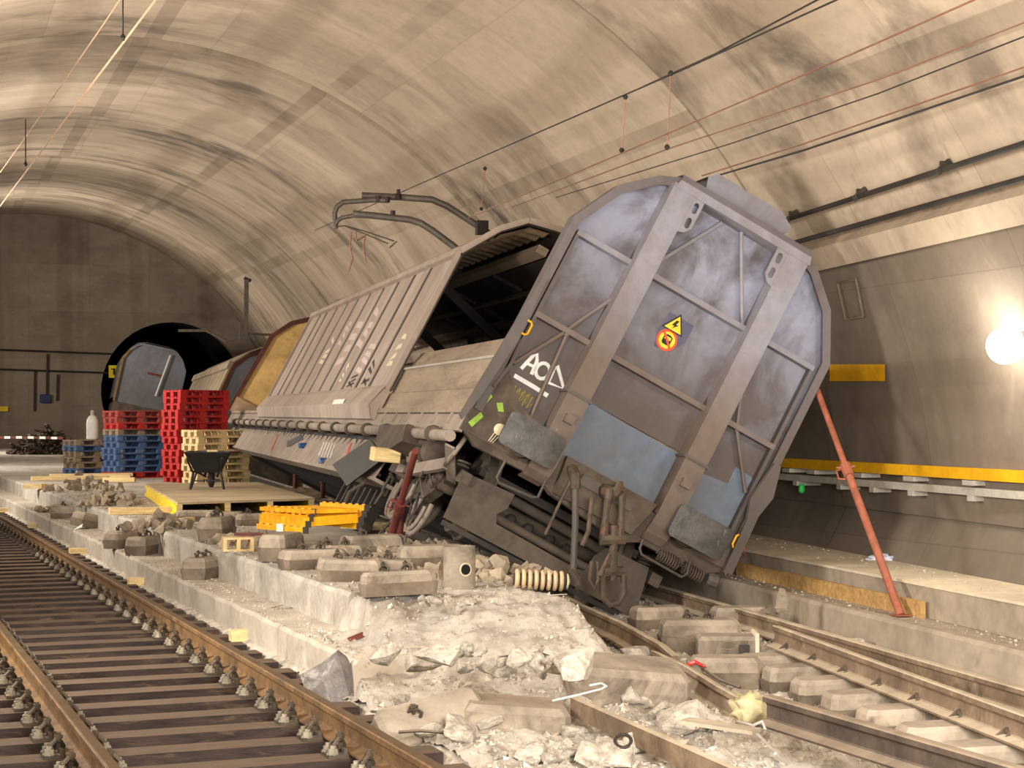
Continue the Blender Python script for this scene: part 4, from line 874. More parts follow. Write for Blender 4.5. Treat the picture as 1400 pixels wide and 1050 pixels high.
cb = thing('catenary_bracket', 'lower bent steel catenary arm with dangling wire hangers', 'bracket', (0, 0, 0), group='catenary arms above the wagon')
MB().tube(pxs([C3(*q) for q in ((475, 152), (560, 160), (700, 176), (745, 190), (790, 218), (880, 285), (960, 350))], 27.0), 0.055, 10).build('arm_tube', K['galv'], cb, autosm=True)
MB().tube(pxs([C3(*q) for q in ((404, 198), (412, 180), (432, 167), (480, 160), (560, 163))], 27.0), 0.035, 10).build('drop_tube', K['galv'], cb, autosm=True)
MB().cyl(gd(*C3(632, 165), 27.), gd(*C3(634, 140), 27.), 0.04, 8).build('insulator', K['soot'], cb)
for l in (((405, 205), (440, 200), (520, 232), (615, 272)), ((440, 200), (520, 222), (640, 262)), ((620, 288), (650, 262))): MB().tube(pxs([C3(*q) for q in l], 27.0), 0.012, 5).build('stay_wire', K['galv'], cb)
for l in (((468, 225), (462, 280), (473, 330), (458, 382)), ((525, 230), (515, 290), (527, 350)), ((485, 225), (490, 260), (525, 240))): MB().tube(pxs([C3(*q) for q in l], 27.0), 0.014, 5).build('dangling_wire', K['wire'], cb)
# overhead wires
def wire(lab, pts, r=0.009, m='wire', cat='wire', group='overhead wires'):
    o = MB().tube(pts, r, 5).build('overhead_wire', K[m], None); return tag(o, lab, cat, group)
w = wire('pale contact wire over the left track', [lt(2.0, s, 4.54) for s in (2, 30, 85)], 0.008, 'wire_pale')
w2_ = wire('thin carrier wire above the left contact wire', [lt(2.0, s, 5.02 - 0.12 * math.sin(s * .12)) for s in (2, 8, 14, 20, 26, 32, 40, 55, 85)], 0.006, 'wire_pale')
for px, y0, y1 in ((168, -40, 54), (35, 160, 226)):
    a = gz(px, y1, 4.54); o = MB().tube([(a.x, a.y, 4.54), (a.x, a.y, 5.05)], 0.006, 4).build('dropper', K['pipe'], w2_); MB().lathe([(0.01, 0), (0.025, 0.02), (0.01, 0.05)], (a.x, a.y, 4.53), (0, 0, 1), 6).build('dropper_clamp', K['pipe'], w2_)
XN = V3((1, 0, 0))
def wx(X, *pp): return [gpl(x, y, (X, 0, 0), XN) for x, y in pp]
wire('dark carrier wire crossing the vault above the wagon', wx(5.2, (1260, -52), (1143, 0), (943, 91), (600, 240), (430, 315)), 0.008, 'pipe')
wire('dark wire joining the carrier wire at a shallow angle', wx(5.3, (1240, -60), (1117, 0), (977, 74), (880, 118)), 0.008, 'pipe')
w3_ = wire('upper copper contact wire running over the wagon', wx(5.1, (1460, -58), (1331, 0), (1171, 71), (851, 209), (640, 298)), 0.007)
wire('second copper wire just below the contact wire', wx(5.6, (1460, 4), (1400, 31), (1200, 109), (914, 203), (700, 283)), 0.006)
wire('thin grey wire between the copper wires', wx(5.85, (1460, 26), (1400, 50), (1200, 128), (1000, 196), (760, 270)), 0.006, 'pipe')
wire('lower copper wire close to the right wall', wx(6.3, (1460, 66), (1400, 92), (1100, 196), (960, 240)), 0.008)
wire('black feeder wire close to the right wall', wx(6.3, (1460, 80), (1400, 104), (1100, 205), (960, 246)), 0.010, 'pipe')
for px, ya, yb in ((855, 136, 209), (917, 104, 205), (663, 233, 288)):
    a, b = wx(5.15, (px, ya), (px - 5, yb)); MB().tube([a, b], 0.005, 4).build('dropper', K['wire'], w3_)
    for q in (a, b): MB().lathe([(0.012, 0), (0.028, 0.025), (0.012, 0.05)], q, (0, 0, 1), 6).build('dropper_clamp', K['pipe'], w3_)
# mast and arms near the tunnel mouth
ms = thing('steel_mast', 'slim pale mast hanging from the vault near the tunnel mouth', 'mast', (0, 0, 0))
MB().bar(gd(337, 382, 62), gd(336, 458, 62), 0.16, 0.16, (1, 0, 0)).build('post', K['galv'], ms); MB().bar(gd(334, 380, 62), gd(343, 384, 62), 0.1, 0.12).build('cap', K['soot'], ms)
MB().tube(pxs([(338, 456), (355, 457), (378, 458)], 62), 0.05, 6).build('arm', K['galv'], ms); MB().bar(gd(329, 440, 62), gd(329, 466, 62), 0.1, 0.1, (1, 0, 0)).build('counterweight', K['galv'], ms)
a_ = MB().tube(pxs([(244, 452), (282, 452), (310, 466), (330, 462)], 78), 0.07, 6).build('catenary_bracket', K['galv'], None); tag(a_, 'small pale catenary arm in the dark tunnel mouth', 'bracket')
# far wall fittings
FN = DA; FO = ring_plane_pt(ZE - 0.15, 0, 0)
def fw_(x, y, off=0.0): return gpl(x, y, FO - DA * off, FN)
for ya, yb, lab in ((478, 484, 'upper dark cable line across the far end wall'), (505, 510, 'lower dark cable line across the far end wall')):
    o = MB().tube([fw_(-60, ya - 2), fw_(152, yb)], 0.06, 6).build('cable_pipe', K['pipe'], None); tag(o, lab, 'pipe', 'cables on the end wall')
for x, ya, yb, lab in ((65, 484, 545, 'tall dark conduit above the blue box'), (48, 508, 562, 'left dark conduit on the far end wall'), (79, 512, 548, 'short dark conduit right of the blue box')):
    o = MB().bar(fw_(x, ya), fw_(x - 1, yb), 0.14, 0.1, (1, 0, 0)).build('conduit', K['pipe'], None); tag(o, lab, 'conduit', 'conduits on the end wall')
o = MB().box(fw_(62, 545, .1), (0.55, 0.2, 0.45)).build('junction_box', mat('blue_box', (44, 52, 96), .1, 4, .6, 0, 0), None, bevel=0.03); tag(o, 'dark blue junction box on the far end wall', 'box')
o = MB().box(fw_(3, 559, .05), (0.6, 0.04, 0.25)).build('yellow_sign', K['yellow'], None); tag(o, 'small yellow sign at the left edge of the end wall', 'sign')
sg = thing('yellow_sign', 'yellow square sign at the rim of the tunnel mouth', 'sign', fw_(155, 508, .6))
MB().bb(-0.24, 0.24, -0.02, 0.02, -0.33, 0.33).build('panel', K['yellow'], sg); MB().bb(-0.02, 0.10, -0.026, -0.02, -0.18, 0.14).build('symbol', K['s_blk'], sg); MB().bb(-0.12, 0.1, -0.026, -0.02, 0.10, 0.16).build('symbol', K['s_blk'], sg)
# ================================================================== PALLETS
def pallet_meshes():
    r = {}
    r['deck_board'] = MB().bb(-0.6, 0.6, -0.0725, 0.0725, 0.122, 0.144)
    r['narrow_board'] = MB().bb(-0.6, 0.6, -0.05, 0.05, 0.122, 0.144)
    r['stringer_board'] = MB().bb(-0.0725, 0.0725, -0.4, 0.4, 0.100, 0.122)
    r['block'] = MB().bb(-0.0725, 0.0725, -0.0725, 0.0725, 0.022, 0.100)
    r['bottom_board'] = MB().bb(-0.6, 0.6, -0.0725, 0.0725, 0, 0.022)
    return r
PM = {}
def pallet(loc, rz, colour, label, group, tilt=0.0):
    o = thing('pallet', label, 'pallet', loc, rz, group); o.rotation_euler = (tilt, 0, rz)
    if colour not in PM:
        PM[colour] = {}
        for k, mb in pallet_meshes().items(): me = mb.mesh(k); me.materials.append(K[colour]); PM[colour][k] = me
    m = PM[colour]
    for y in (-0.3275, 0, 0.3275): link(m['deck_board'], 'deck_board', o, (0, y, 0)); link(m['bottom_board'], 'bottom_board', o, (0, y, 0))
    for y in (-0.165, 0.165): link(m['narrow_board'], 'deck_board', o, (0, y, 0))
    for x in (-0.5275, 0, 0.5275):
        link(m['stringer_board'], 'stringer_board', o, (x, 0, 0))
        for y in (-0.3275, 0, 0.3275): link(m['block'], 'block', o, (x, y, 0))
    return o
K['p_red'] = mat('red_pallet', (168, 36, 32), 0.12, 3, 0.7, 0, 0.1, second=(170, 36, 30), amt=0.2)
K['p_dred'] = mat('faded_red_pallet', (150, 62, 52), 0.14, 3, 0.8, 0, 0.1)
K['p_blue'] = mat('blue_pallet', (66, 88, 122), 0.12, 3, 0.7, 0, 0.1, second=(98, 116, 140), amt=0.25)
K['p_nat'] = mat('new_wood_pallet', (206, 178, 126), 0.12, 3, 0.8, 0, 0.15, second=(180, 148, 98), amt=0.25)
K['p_old'] = mat('weathered_pallet', (134, 114, 92), 0.16, 3, 0.85, 0, 0.2, second=(108, 92, 76), amt=0.3)
ORD = ['top', 'second', 'third', 'fourth', 'fifth', 'sixth', 'seventh', 'eighth', 'ninth', 'tenth', 'eleventh', 'twelfth', 'thirteenth', 'fourteenth']
CN = {'p_red': 'red', 'p_dred': 'faded red', 'p_blue': 'blue', 'p_nat': 'pale wooden', 'p_old': 'weathered brown'}
def stack(px, py, rz, cols, where, jit=0.03, seed=1):
    random.seed(seed); g = gz(px, py, 0.352); n = len(cols)
    g = g + FW * 0.55                                     # measured at the near face, the stack's middle lies deeper
    for i, c in enumerate(cols):                          # cols from the bottom up
        k = n - 1 - i; lab = ('topmost ' if k == 0 else ORD[k] + ' from top, ') + CN[c] + ' pallet ' + ('on ' if k == 0 else 'in ') + where
        pallet((g.x + random.uniform(-jit, jit), g.y + random.uniform(-jit, jit), 0.352 + i * 0.1445), rz + random.uniform(-jit, jit), c, lab, 'pallets of the ' + where.replace('the ', ''))
cr = -YAW
stack(260, 660, cr + rad(38), ['p_red'] * 14, 'the tall red stack', 0.04, 2)
stack(290, 663, cr + rad(34), ['p_nat'] * 8, 'the pale wooden stack behind the wheelbarrow', 0.035, 3)
stack(175, 654, cr + rad(38), ['p_red', 'p_blue', 'p_blue', 'p_blue', 'p_blue', 'p_blue', 'p_blue', 'p_old', 'p_red', 'p_dred', 'p_dred'], 'the mixed blue and red stack', 0.035, 4)
stack(117, 648, cr + rad(40), ['p_blue', 'p_old', 'p_old', 'p_old', 'p_blue', 'p_old'], 'the low stack under the gas bottle', 0.04, 5)
g0 = gz(214, 655, 0.352) + FW * 4.6
for i in range(13): pallet((g0.x, g0.y, 0.352 + i * 0.1445), cr + rad(4), 'p_nat' if i % 3 else 'p_old', ('topmost pallet' if i == 12 else ORD[12 - i] + ' pallet from top') + ' in the half-hidden stack behind the red one', 'pallets of the half-hidden stack')
gb = gz(117, 648, 0.352) + FW * 0.5; gtop = V3((gb.x + .05, gb.y, 0.352 + 6 * 0.1445))
gas = thing('gas_bottle', 'pale grey gas bottle standing on the low pallet stack', 'gas bottle', gtop)
MB().lathe([(0.13, 0.0), (0.155, 0.02), (0.155, 0.42), (0.14, 0.52), (0.09, 0.60), (0.045, 0.63)], (0, 0, 0), (0, 0, 1), 20).build('cylinder', K['white'], gas, autosm=True)
MB().lathe([(0.04, 0.62), (0.05, 0.64), (0.05, 0.74), (0.02, 0.76)], (0, 0, 0), (0, 0, 1), 12).build('valve', K['grey'], gas)

# ================================================================== FORMWORK DECK, WHEELBARROW
zt = 0.575
c0, c1, c2 = gz(243, 687, zt), gz(431, 681, zt), gz(199, 661, zt)
ux = (c1 - c0); uy = (c2 - c0); c3 = c1 + uy * 0.92
dk = thing('formwork_deck', 'low deck of plywood sheets on yellow timber beams', 'deck', (0, 0, 0))
for k in range(2):
    a = c0 + uy * (k * 0.5); b = c1 + (c3 - c1) * (k * 0.5); c = c1 + (c3 - c1) * (k * 0.5 + 0.497); d = c0 + uy * (k * 0.5 + 0.497)
    MB().add([a, b, c, d] + [p - UP * 0.03 for p in (a, b, c, d)], [(0, 1, 2, 3), (7, 6, 5, 4), (0, 4, 5, 1), (1, 5, 6, 2), (2, 6, 7, 3), (3, 7, 4, 0)]).build('plywood_sheet', K['ply'], dk)
for f in (0.012, 0.35, 0.66, 0.97):
    a = c0 + ux * f - UP * 0.03; b = c2 + (c3 - c2) * f - UP * 0.03
    bm_ = MB().bar(a - UP * 0.02, b - UP * 0.02, 0.08, 0.04).bar(a - UP * 0.165, b - UP * 0.165, 0.08, 0.04).bar(a - UP * .09, b - UP * .09, 0.03, 0.12).build('yellow_beam', K['yellow'], dk)
    d_ = (b - a).normalized(); MB().bar(a - d_ * 0.012 - UP * .09, a - d_ * .001 - UP * .09, 0.082, 0.19).build('beam_end', K['wood'], bm_)
for k in range(9): p = c0 + uy * (k / 9 + .03) - UP * 0.022; MB().bar(p - RT * 0.02, p + RT * 0.02, 0.07, 0.02).build('edge_clip', K['wood'], dk)
for i, (px, py, L, rz, lab) in enumerate(((232, 712, 0.45, 0.2, 'pale timber packing under the near left deck corner'), (407, 706, 0.9, 0.1, 'pale timber packing under the near right deck corner'), (255, 716, 0.25, 1.2, 'short timber block below the deck edge'))):
    p = gz(px, py, 0.36); o = MB().box((0, 0, 0.04), (L, 0.1, 0.08)).build('timber_block', K['wood'], None, bevel=0.004); o.location = p; o.rotation_euler = (0, 0, rz - YAW); tag(o, lab, 'timber', 'timber packing')
p = gz(285, 668, zt); wbw = thing('wheelbarrow', 'black wheelbarrow standing on the plywood deck', 'wheelbarrow', p, -YAW + 0.1)
sc = 1.0
rim = [(-0.36, -0.42), (0.36, -0.42), (0.36, 0.30), (0.22, 0.48), (-0.22, 0.48), (-0.36, 0.30)]; bot = [(-0.20, -0.18), (0.20, -0.18), (0.20, 0.20), (0.12, 0.30), (-0.12, 0.30), (-0.20, 0.20)]
mb = MB(); n = 6; mb.add([V3((x, y, 0.60)) for x, y in rim] + [V3((x, y, 0.27)) for x, y in bot], [(i, (i + 1) % n, n + (i + 1) % n, n + i) for i in range(n)] + [tuple(range(n, 2 * n))]); mb.add([V3((x * .97, y * .97, 0.60)) for x, y in rim] + [V3((x * .95, y * .95, 0.285)) for x, y in bot], [(i, n + i, n + (i + 1) % n, (i + 1) % n) for i in range(n)] + [tuple(range(n, 2 * n))]); mb.build('tray', K['black'], wbw)
MB().tube([(x, y, 0.605) for x, y in rim], 0.014, 6, closed=True).build('tray_rim', K['black'], wbw)
for s in (-1, 1):
    MB().tube([(s * 0.10, 0.62, 0.18), (s * 0.16, 0.2, 0.25), (s * 0.24, -0.35, 0.30), (s * 0.28, -0.85, 0.52)], 0.017, 6).build('handle', K['black'], wbw)
    MB().tube([(s * 0.22, -0.28, 0.30), (s * 0.27, -0.33, 0.0), (s * 0.27, -0.22, 0.0), (s * 0.2, 0.05, 0.26)], 0.02, 6).build('leg', K['black'], wbw)
MB().bar((-0.26, -0.30, 0.14), (0.26, -0.30, 0.14), 0.02, 0.02).build('leg_brace', K['black'], wbw)
MB().lathe([(0.04, -0.05), (0.14, -0.05), (0.18, -0.03), (0.18, 0.03), (0.14, 0.05), (0.04, 0.05)], (0, 0.62, 0.18), (1, 0, 0), 20).build('wheel', K['soot'], wbw, autosm=True)
o = MB().box((0, 0, 0.03), (0.18, 0.12, 0.06)).build('work_glove', K['wood'], None, bevel=0.02); o.location = p + UP * 0.585 + RT * 0.12 - FW * 0.30; tag(o, 'tan work glove lying on the wheelbarrow rim', 'glove')

# ================================================================== TIMBERS AND SMALL LITTER ON THE PLATFORM
def plank(px, py, Z, L, w, h, rz, lab, m='wood', tilt=0.0, group='loose timbers'):
    p = gz(px, py, Z); o = MB().box((0, 0, h / 2), (L, w, h)).build('timber', K[m], None, bevel=0.004); o.location = p; o.rotation_euler = (0, tilt, rz - YAW); return tag(o, lab, 'timber', group)
plank(48, 668, .36, .5, .16, .10, -0.5, 'short pale timber at the far platform edge')
plank(95, 656, .37, 1.7, .12, .09, 0.5, 'long pale timber leaning left of the blue pallets')
plank(125, 652, .40, 1.9, .14, .08, 0.45, 'long pale timber lying across the debris')
plank(145, 655, .37, 1.1, .2, .1, 0.15, 'thick pale timber in front of the blue pallets')
plank(163, 659, .36, .7, .14, .10, 0.0, 'short pale timber below the red bottom pallet')
plank(193, 703, .36, .9, .16, .10, 0.35, 'broad pale timber left of the yellow deck')
plank(520, 725, .34, 1.15, .12, .10, -0.55, 'long pale timber beside the dark red prop')
plank(598, 776, .35, .42, .2, .18, -0.3, 'stubby pale timber block behind the concrete tube')
plank(338, 876, -.225, .30, .13, .10, .375, 'pale timber wedge between nearest sleepers and kerb', group='timber wedges')
plank(194, 801, -.225, .32, .13, .10, .375, 'second nearest timber wedge against the kerb', group='timber wedges')
plank(110, 759, -.225, .32, .13, .10, .375, 'third timber wedge against the kerb', group='timber wedges')
plank(51, 722, -.225, .34, .13, .10, .375, 'fourth timber wedge against the kerb', group='timber wedges')
plank(8, 701, -.225, .34, .13, .10, .375, 'farthest timber wedge against the kerb', group='timber wedges')
g = gz(325, 753, .352); pallet((g.x, g.y, .352), -YAW + .25, 'p_nat', 'small pale pallet piece beside the orange ladder', 'pallet pieces').scale = (0.26, 0.28, 1.0)
o = MB().box((0, 0, 0.02), (0.30, 0.035, 0.03)).build('tool_handle', K['darkred'], None); o.location = gz(340, 733, .50); o.rotation_euler = (0, 0, -YAW + 0.05); tag(o, 'red tipped tool lying on the small pallet piece', 'tool')
# board at the foot of the right-hand props
a, b = gz(1010, 786, .055), gz(1254, 845, .055)
o = MB().bar(V3((6.83, a.y, 0.12)), V3((6.83, b.y, 0.12)), 0.045, 0.14).build('timber', K['wood_end'], None); tag(o, 'long brown board standing against the walkway riser', 'timber')
# orange folded ladder
p = gz(415, 751, .36); lad = thing('folding_ladder', 'orange-yellow folded ladder lying on concrete blocks', 'ladder', p + UP * 0.07, -YAW); lad.scale = (1.2, 1.2, 1.35)
A0, A1 = V3((-0.47, 0.50, 0.10)), V3((0.03, -0.10, 0.10)); B0, B1 = V3((0.0, 0.75, 0.12)), V3((0.47, 0.14, 0.12))
for k in range(4):
    off = V3((0.02 * k, 0.03 * k, 0.045 * k))
    for q0, q1 in ((A0, A1), (B0, B1)):
        sr = MB().bar(q0 + off, q1 + off, 0.03, 0.04).build('side_rail', K['orange'], lad)
        d = (q1 - q0)
        for j in range(7): MB().box(q0 + off + d * ((j + .5) / 7) + UP * 0.022, (0.03, 0.03, 0.014)).build('rail_notch', K['orange'], sr)
        MB().box(q1 + off, (0.045, 0.05, 0.05)).build('end_cap', K['soot'], sr)
for j in range(9):
    f = (j + .5) / 9; MB().bar(A0 + (A1 - A0) * f + UP * .06, B0 + (B1 - B0) * f + UP * .06, 0.05, 0.07).build('rung', K['orange'], lad)
    MB().bar(A0 + (A1 - A0) * f + UP * .14, B0 + (B1 - B0) * f + UP * .12, 0.04, 0.03).build('rung', K['orange'], lad)
MB().bb(-0.25, -0.19, 0.10, 0.11, 0.08, 0.14).build('sticker', K['white'], lad)

# ================================================================== CONCRETE SLEEPER BLOCKS
BB = {}
def sleeper_block(px, py, Z, rz, lab, L=0.62, W=0.27, H=0.22, tilt=(0, 0), clips=2, boot=True, group='torn-out sleeper blocks'):
    p = gz(px, py, Z); o = thing('sleeper_block', lab, 'block', p, 0, group); o.rotation_euler = (tilt[0], tilt[1], rz - YAW)
    if abs(Z - .36) < .012:                                # keep it on the platform, clear of the edge
        th = rz - YAW - LA; need = 3.76 + L / 2 * abs(math.cos(th)) + W / 2 * abs(math.sin(th)) - 0.06; a_ = p.dot(LP)
        if a_ < need: p = p + LP * (need - a_); o.location = p
    key = (round(L, 2), round(W, 2), round(H, 2))
    if key not in BB:
        def lay(z, l, w, c): return [V3((x, y, z)) for x, y in ((-l + c, -w), (l - c, -w), (l, -w + c), (l, w - c), (l - c, w), (-l + c, w), (-l, w - c), (-l, -w + c))]
        l, w = L / 2, W / 2; mb = MB(); rows = [lay(0, l * .94, w * .9, .03), lay(H * .55, l, w, .04), lay(H * .85, l * .97, w * .95, .04), lay(H, l * .88, w * .80, .04)]
        vs = [q for r in rows for q in r]; fs = [(i * 8 + k, i * 8 + (k + 1) % 8, (i + 1) * 8 + (k + 1) % 8, (i + 1) * 8 + k) for i in range(3) for k in range(8)] + [tuple(range(7, -1, -1)), tuple(range(24, 32))]
        mb.add(vs, fs); me = mb.mesh('body'); me.materials.append(K['block'])
        mb = MB(); rows = [lay(-.004, l * .95 + .008, w * .9 + .008, .03), lay(H * .5, l + .012, w + .012, .04), lay(H * .52, l - .002, w - .002, .04)]
        vs = [q for r in rows for q in r]; mb.add(vs, [(i * 8 + k, i * 8 + (k + 1) % 8, (i + 1) * 8 + (k + 1) % 8, (i + 1) * 8 + k) for i in range(2) for k in range(8)] + [tuple(range(7, -1, -1))]); mb2 = mb.mesh('rubber_boot'); mb2.materials.append(K['boot'])
        BB[key] = (me, mb2)
    link(BB[key][0], 'body', o, (0, 0, 0))
    if boot: link(BB[key][1], 'rubber_boot', o, (0, 0, 0))
    for k in range(clips): c = link(CL[1], 'rail_clip', o, (-0.09 - 0.10 + k * 0.2 if k == 0 else -0.02, 0, H - .025)); c.scale = (.8, .8, .75)
    return o
sleeper_block(168, 748, .05, 1.3, 'left of two paired blocks on the kerb ledge'); sleeper_block(198, 757, .05, 1.35, 'right of two paired blocks on the kerb ledge'); sleeper_block(278, 790, .05, 1.25, 'lone concrete block on the kerb ledge, nearest one', L=.5)
sleeper_block(95, 708, .05, 0.3, 'dusty block with clips on the far kerb ledge', tilt=(0.2, 0)); sleeper_block(123, 722, .05, 0.9, 'tilted block beside a white scrap on the far kerb ledge', tilt=(0.1, 0.2), clips=0)
sleeper_block(272, 713, .35, 0.1, 'dark block lying below the deck edge', clips=0, H=.15); sleeper_block(308, 714, .35, 0.05, 'block half under the deck, second from the left', clips=1, H=.14, L=.5); sleeper_block(350, 718, .35, 0.3, 'block half under the deck, third from the left', clips=1, H=.15, L=.5)
sleeper_block(288, 738, .36, 1.45, 'upright pale block at the platform edge below the deck', H=.26); sleeper_block(368, 765, .36, 1.35, 'block carrying the left end of the orange ladder', H=.25, clips=0); sleeper_block(412, 777, .36, 0.45, 'long dusty block in front of the orange ladder', L=.6, H=.17)
sleeper_block(462, 768, .36, 0.25, 'block carrying the right end of the orange ladder', clips=2, H=.16, L=.5); sleeper_block(462, 793, .36, 0.12, 'rounded long block on the platform edge', L=.55, H=.18, tilt=(.06, .03)); sleeper_block(518, 789, .36, -0.08, 'long block with clips behind the platform edge', L=.62, H=.16, clips=2, tilt=(0, .05)); sleeper_block(530, 813, .36, 0.15, 'nearest long block on the broken platform edge', L=.58, H=.18, clips=2, tilt=(-.05, -.04))
sleeper_block(590, 778, .34, 0.3, 'dark block behind the concrete tube', clips=0); sleeper_block(508, 762, .36, 0.5, 'block beside the foot of the dark red prop', clips=1)
sleeper_block(700, 1020, -.30, 0.12, 'large upright block in the foreground rubble', L=.66, W=.42, H=.28, clips=0, boot=False, tilt=(0.05, 0.08)); sleeper_block(590, 1005, -.22, 0.35, 'tilted slab-like block against the nearest kerb end', L=.68, W=.3, H=.2, clips=1, tilt=(0.5, -0.2))
sleeper_block(850, 965, -.20, 0.2, 'broad block half buried in the pale rubble', L=.8, W=.5, H=.30, clips=0, boot=False, tilt=(0.15, 0.1))
sleeper_block(957, 892, -.22, 0.05, 'banded block lying behind the vented box', L=.66, W=.32, H=.28, clips=2); sleeper_block(900, 862, -.2, 0.3, 'block lying near the bogie plate', clips=1, L=.5); sleeper_block(992, 938, -.25, 0.0, 'pale long block left of the loose rail', L=.52, clips=0); sleeper_block(1010, 862, -.22, 0.2, 'block wedged behind the loose rail head', L=.5, clips=0)
vb = gz(995, 908, -.2); vx = thing('vented_box', 'pale metal track box with a small vent grille', 'box', vb, -YAW - 0.02)
MB().box((0, 0, 0.12), (0.48, 0.28, 0.22)).build('housing', K['block'], vx, bevel=0.03); MB().box((0.21, -0.02, 0.13), (0.03, 0.31, 0.26)).build('end_flange', K['walk'], vx, bevel=0.005)
for k in range(7): MB().bb(-0.06, 0.04, -0.146, -0.139, 0.07 + k * .02, 0.078 + k * .02).build('vent_slat', K['boot'], vx)
MB().bb(0.07, 0.15, -0.16, -0.139, 0.06, 0.17).build('latch', K['soot'], vx)
# rails of the wrecked right-hand track
def loose_rail(lab, pts, m, roll=0.0): o = rail_mesh(MB(), pts, roll).build('rail', K[m], None); return tag(o, lab, 'rail', 'rails of the wrecked right track')
YS = [4.5, 9, 12, 16, 22, 40]
r1 = loose_rail('straight brown rail of the right track beside the concrete kerb', [(5.82, y, 0.0) for y in YS], 'rail_dusty')
q0, q1 = gz(1062, 855, 0.12), gz(1400, 976, 0.12); d = (q1 - q0).normalized()
r2 = loose_rail('dusty loose rail resting on a row of concrete blocks', [q0, q0 + d * 2, q1, q1 + d * 1.5], 'rail_dusty', 0.12); R2A, R2D = q0, d
q0, q1 = gz(1050, 950, 0.12), gz(1400, 1050, 0.12); d = (q1 - q0).normalized()
r3 = loose_rail('dark snapped rail nearest in the right foreground', [q0, q0 + d * 1.5, q1, q1 + d], 'rail_dark')
loose_rail('bent rail emerging below the bogie plate', [gz(770, 812, .02), gz(795, 826, .02), gz(850, 850, .01), gz(905, 880, -.02), gz(925, 897, -.06)], 'rail_dusty', 0.2)
loose_rail('snapped short rail left of the pale yellow bag', [gz(896, 890, -.02), gz(940, 910, -.02), gz(985, 938, -.05), gz(1040, 968, -.08)], 'rail_dusty', 0.3)
st = MB().bar(gz(785, 966, -.06), gz(1010, 1068, -.08), 0.05, 0.11).build('steel_strip', K['rail_dusty'], None); tag(st, 'long flat steel strip sloping through the front rubble', 'strip')
R2P = R2D.cross(UP).normalized()                                     # to the right of the loose rail
for k in range(7):
    c = R2A + R2D * (0.30 + k * 0.60) - R2P * -0.0; 
    o = sleeper_block(700, 900, 0, 0, ORD[k].replace('top', 'first') + ' concrete block from the left under the loose rail', L=.52, W=.26, H=.20, clips=1, group='blocks under the loose rail')
    o.location = (c.x + R2P.x * 0.13 * (-1 if R2P.x > 0 else 1), c.y + R2P.y * 0.13 * (-1 if R2P.x > 0 else 1), R2A.z - 0.175 - 0.20); o.rotation_euler = (0.0, 0.02, math.atan2(R2P.y, R2P.x) + (0 if R2P.x > 0 else math.pi) + math.pi)
# rail anchor standing on the right rail
p = gz(1065, 838, 0.0); an = thing('rail_anchor', 'pale metal rail clamp standing on the right rail', 'clamp', p, -YAW + .3)
P(MB(), [(-0.03, 0), (0.07, 0), (0.08, 0.12), (0.05, 0.21), (0.02, 0.22), (-0.01, 0.15)], -0.02, 0.02).build('upright', K['galv'], an); MB().bar((-0.16, 0, 0.02), (0.05, 0, 0.03), 0.09, 0.03).build('foot', K['galv'], an); MB().cyl((0.03, -.03, .17), (0.03, .03, .17), 0.02, 8).build('bolt', K['soot'], an); MB().bar((-0.02, 0.02, 0.0), (0.06, 0.05, 0.12), 0.03, 0.05).build('brace', K['galv'], an)
for ch in an.children: ch.data.materials[0] = K['block']

# ================================================================== STEEL PROPS
def prop(p0, p1, m, lab, r=0.032, handle=True, f=0.6):
    p0 = V3(p0); p1 = V3(p1); d = (p1 - p0); L = d.length; dn = d.normalized(); o = thing('steel_prop', lab, 'prop', p0, group='adjustable steel props'); q = lambda t: dn * (L * t)
    MB().cyl(q(0.0), q(f), r, 12).build('outer_tube', K[m], o, autosm=True); MB().cyl(q(f - .05), q(1.0), r * 0.8, 12).build('inner_tube', K[m], o, autosm=True)
    MB().cyl(q(f - 0.035), q(f + 0.02), r * 1.35, 12).build('collar', K[m], o)
    if handle:
        x = dn.cross(FW).normalized(); c = q(f) + dn * .02
        MB().tube([c + x * r, c + x * (r * 2.6) - dn * .02, c + x * (r * 2.8) - dn * .12, c + x * r * 1.2 - dn * .14], 0.009, 5).build('handle', K[m], o); MB().tube([c - x * r * 2.2, c, c + x * r * 2.4 + dn * .02], 0.011, 5).build('pin', K[m], o)
    MB().box((0, 0, 0.004), (0.14, 0.14, 0.008)).build('base_plate', K[m], o); return o
u_, w__, v_ = WM.col[0].xyz, WM.col[1].xyz, WM.col[2].xyz; WO = WM.translation
prop((6.71, 13.11, .06), WO + u_ * 1.47 + v_ * 0.74 + w__ * -0.02, 'redprop', 'long orange-red steel prop bracing the leaning wagon end', 0.036, f=0.62)
prop((7.00, 16.93, .06), WO + u_ * 1.46 - v_ * 0.1 + w__ * 2.2, 'redprop', 'short visible orange-red prop behind the wagon corner', 0.036, False)
prop(gz(528, 757, .352), gpl(568, 617, WM @ V3((-1.64, 0, 0)), u_), 'darkred', 'thick dark red prop under the torn wagon corner', 0.042, f=0.5)
prop(gz(544, 748, .352), WO - u_ * 1.15 - v_ * 1.55 + w__ * 3.2, 'darkred', 'dark red prop standing just behind the thick one', 0.036, f=0.55)
for px, ya, yb, lab in ((503, 656, 714, 'dark red prop below the skirt plate with white scribble'), (441, 645, 681, 'thin dark red prop right of the deck'), (403, 638, 668, 'farthest thin dark red prop under the skirt')):
    g = gz(px, yb, 0.30); dd = (g - EYE).dot(FW); prop(g, gd(px + 1, ya, dd), 'darkred', lab, 0.042, False)
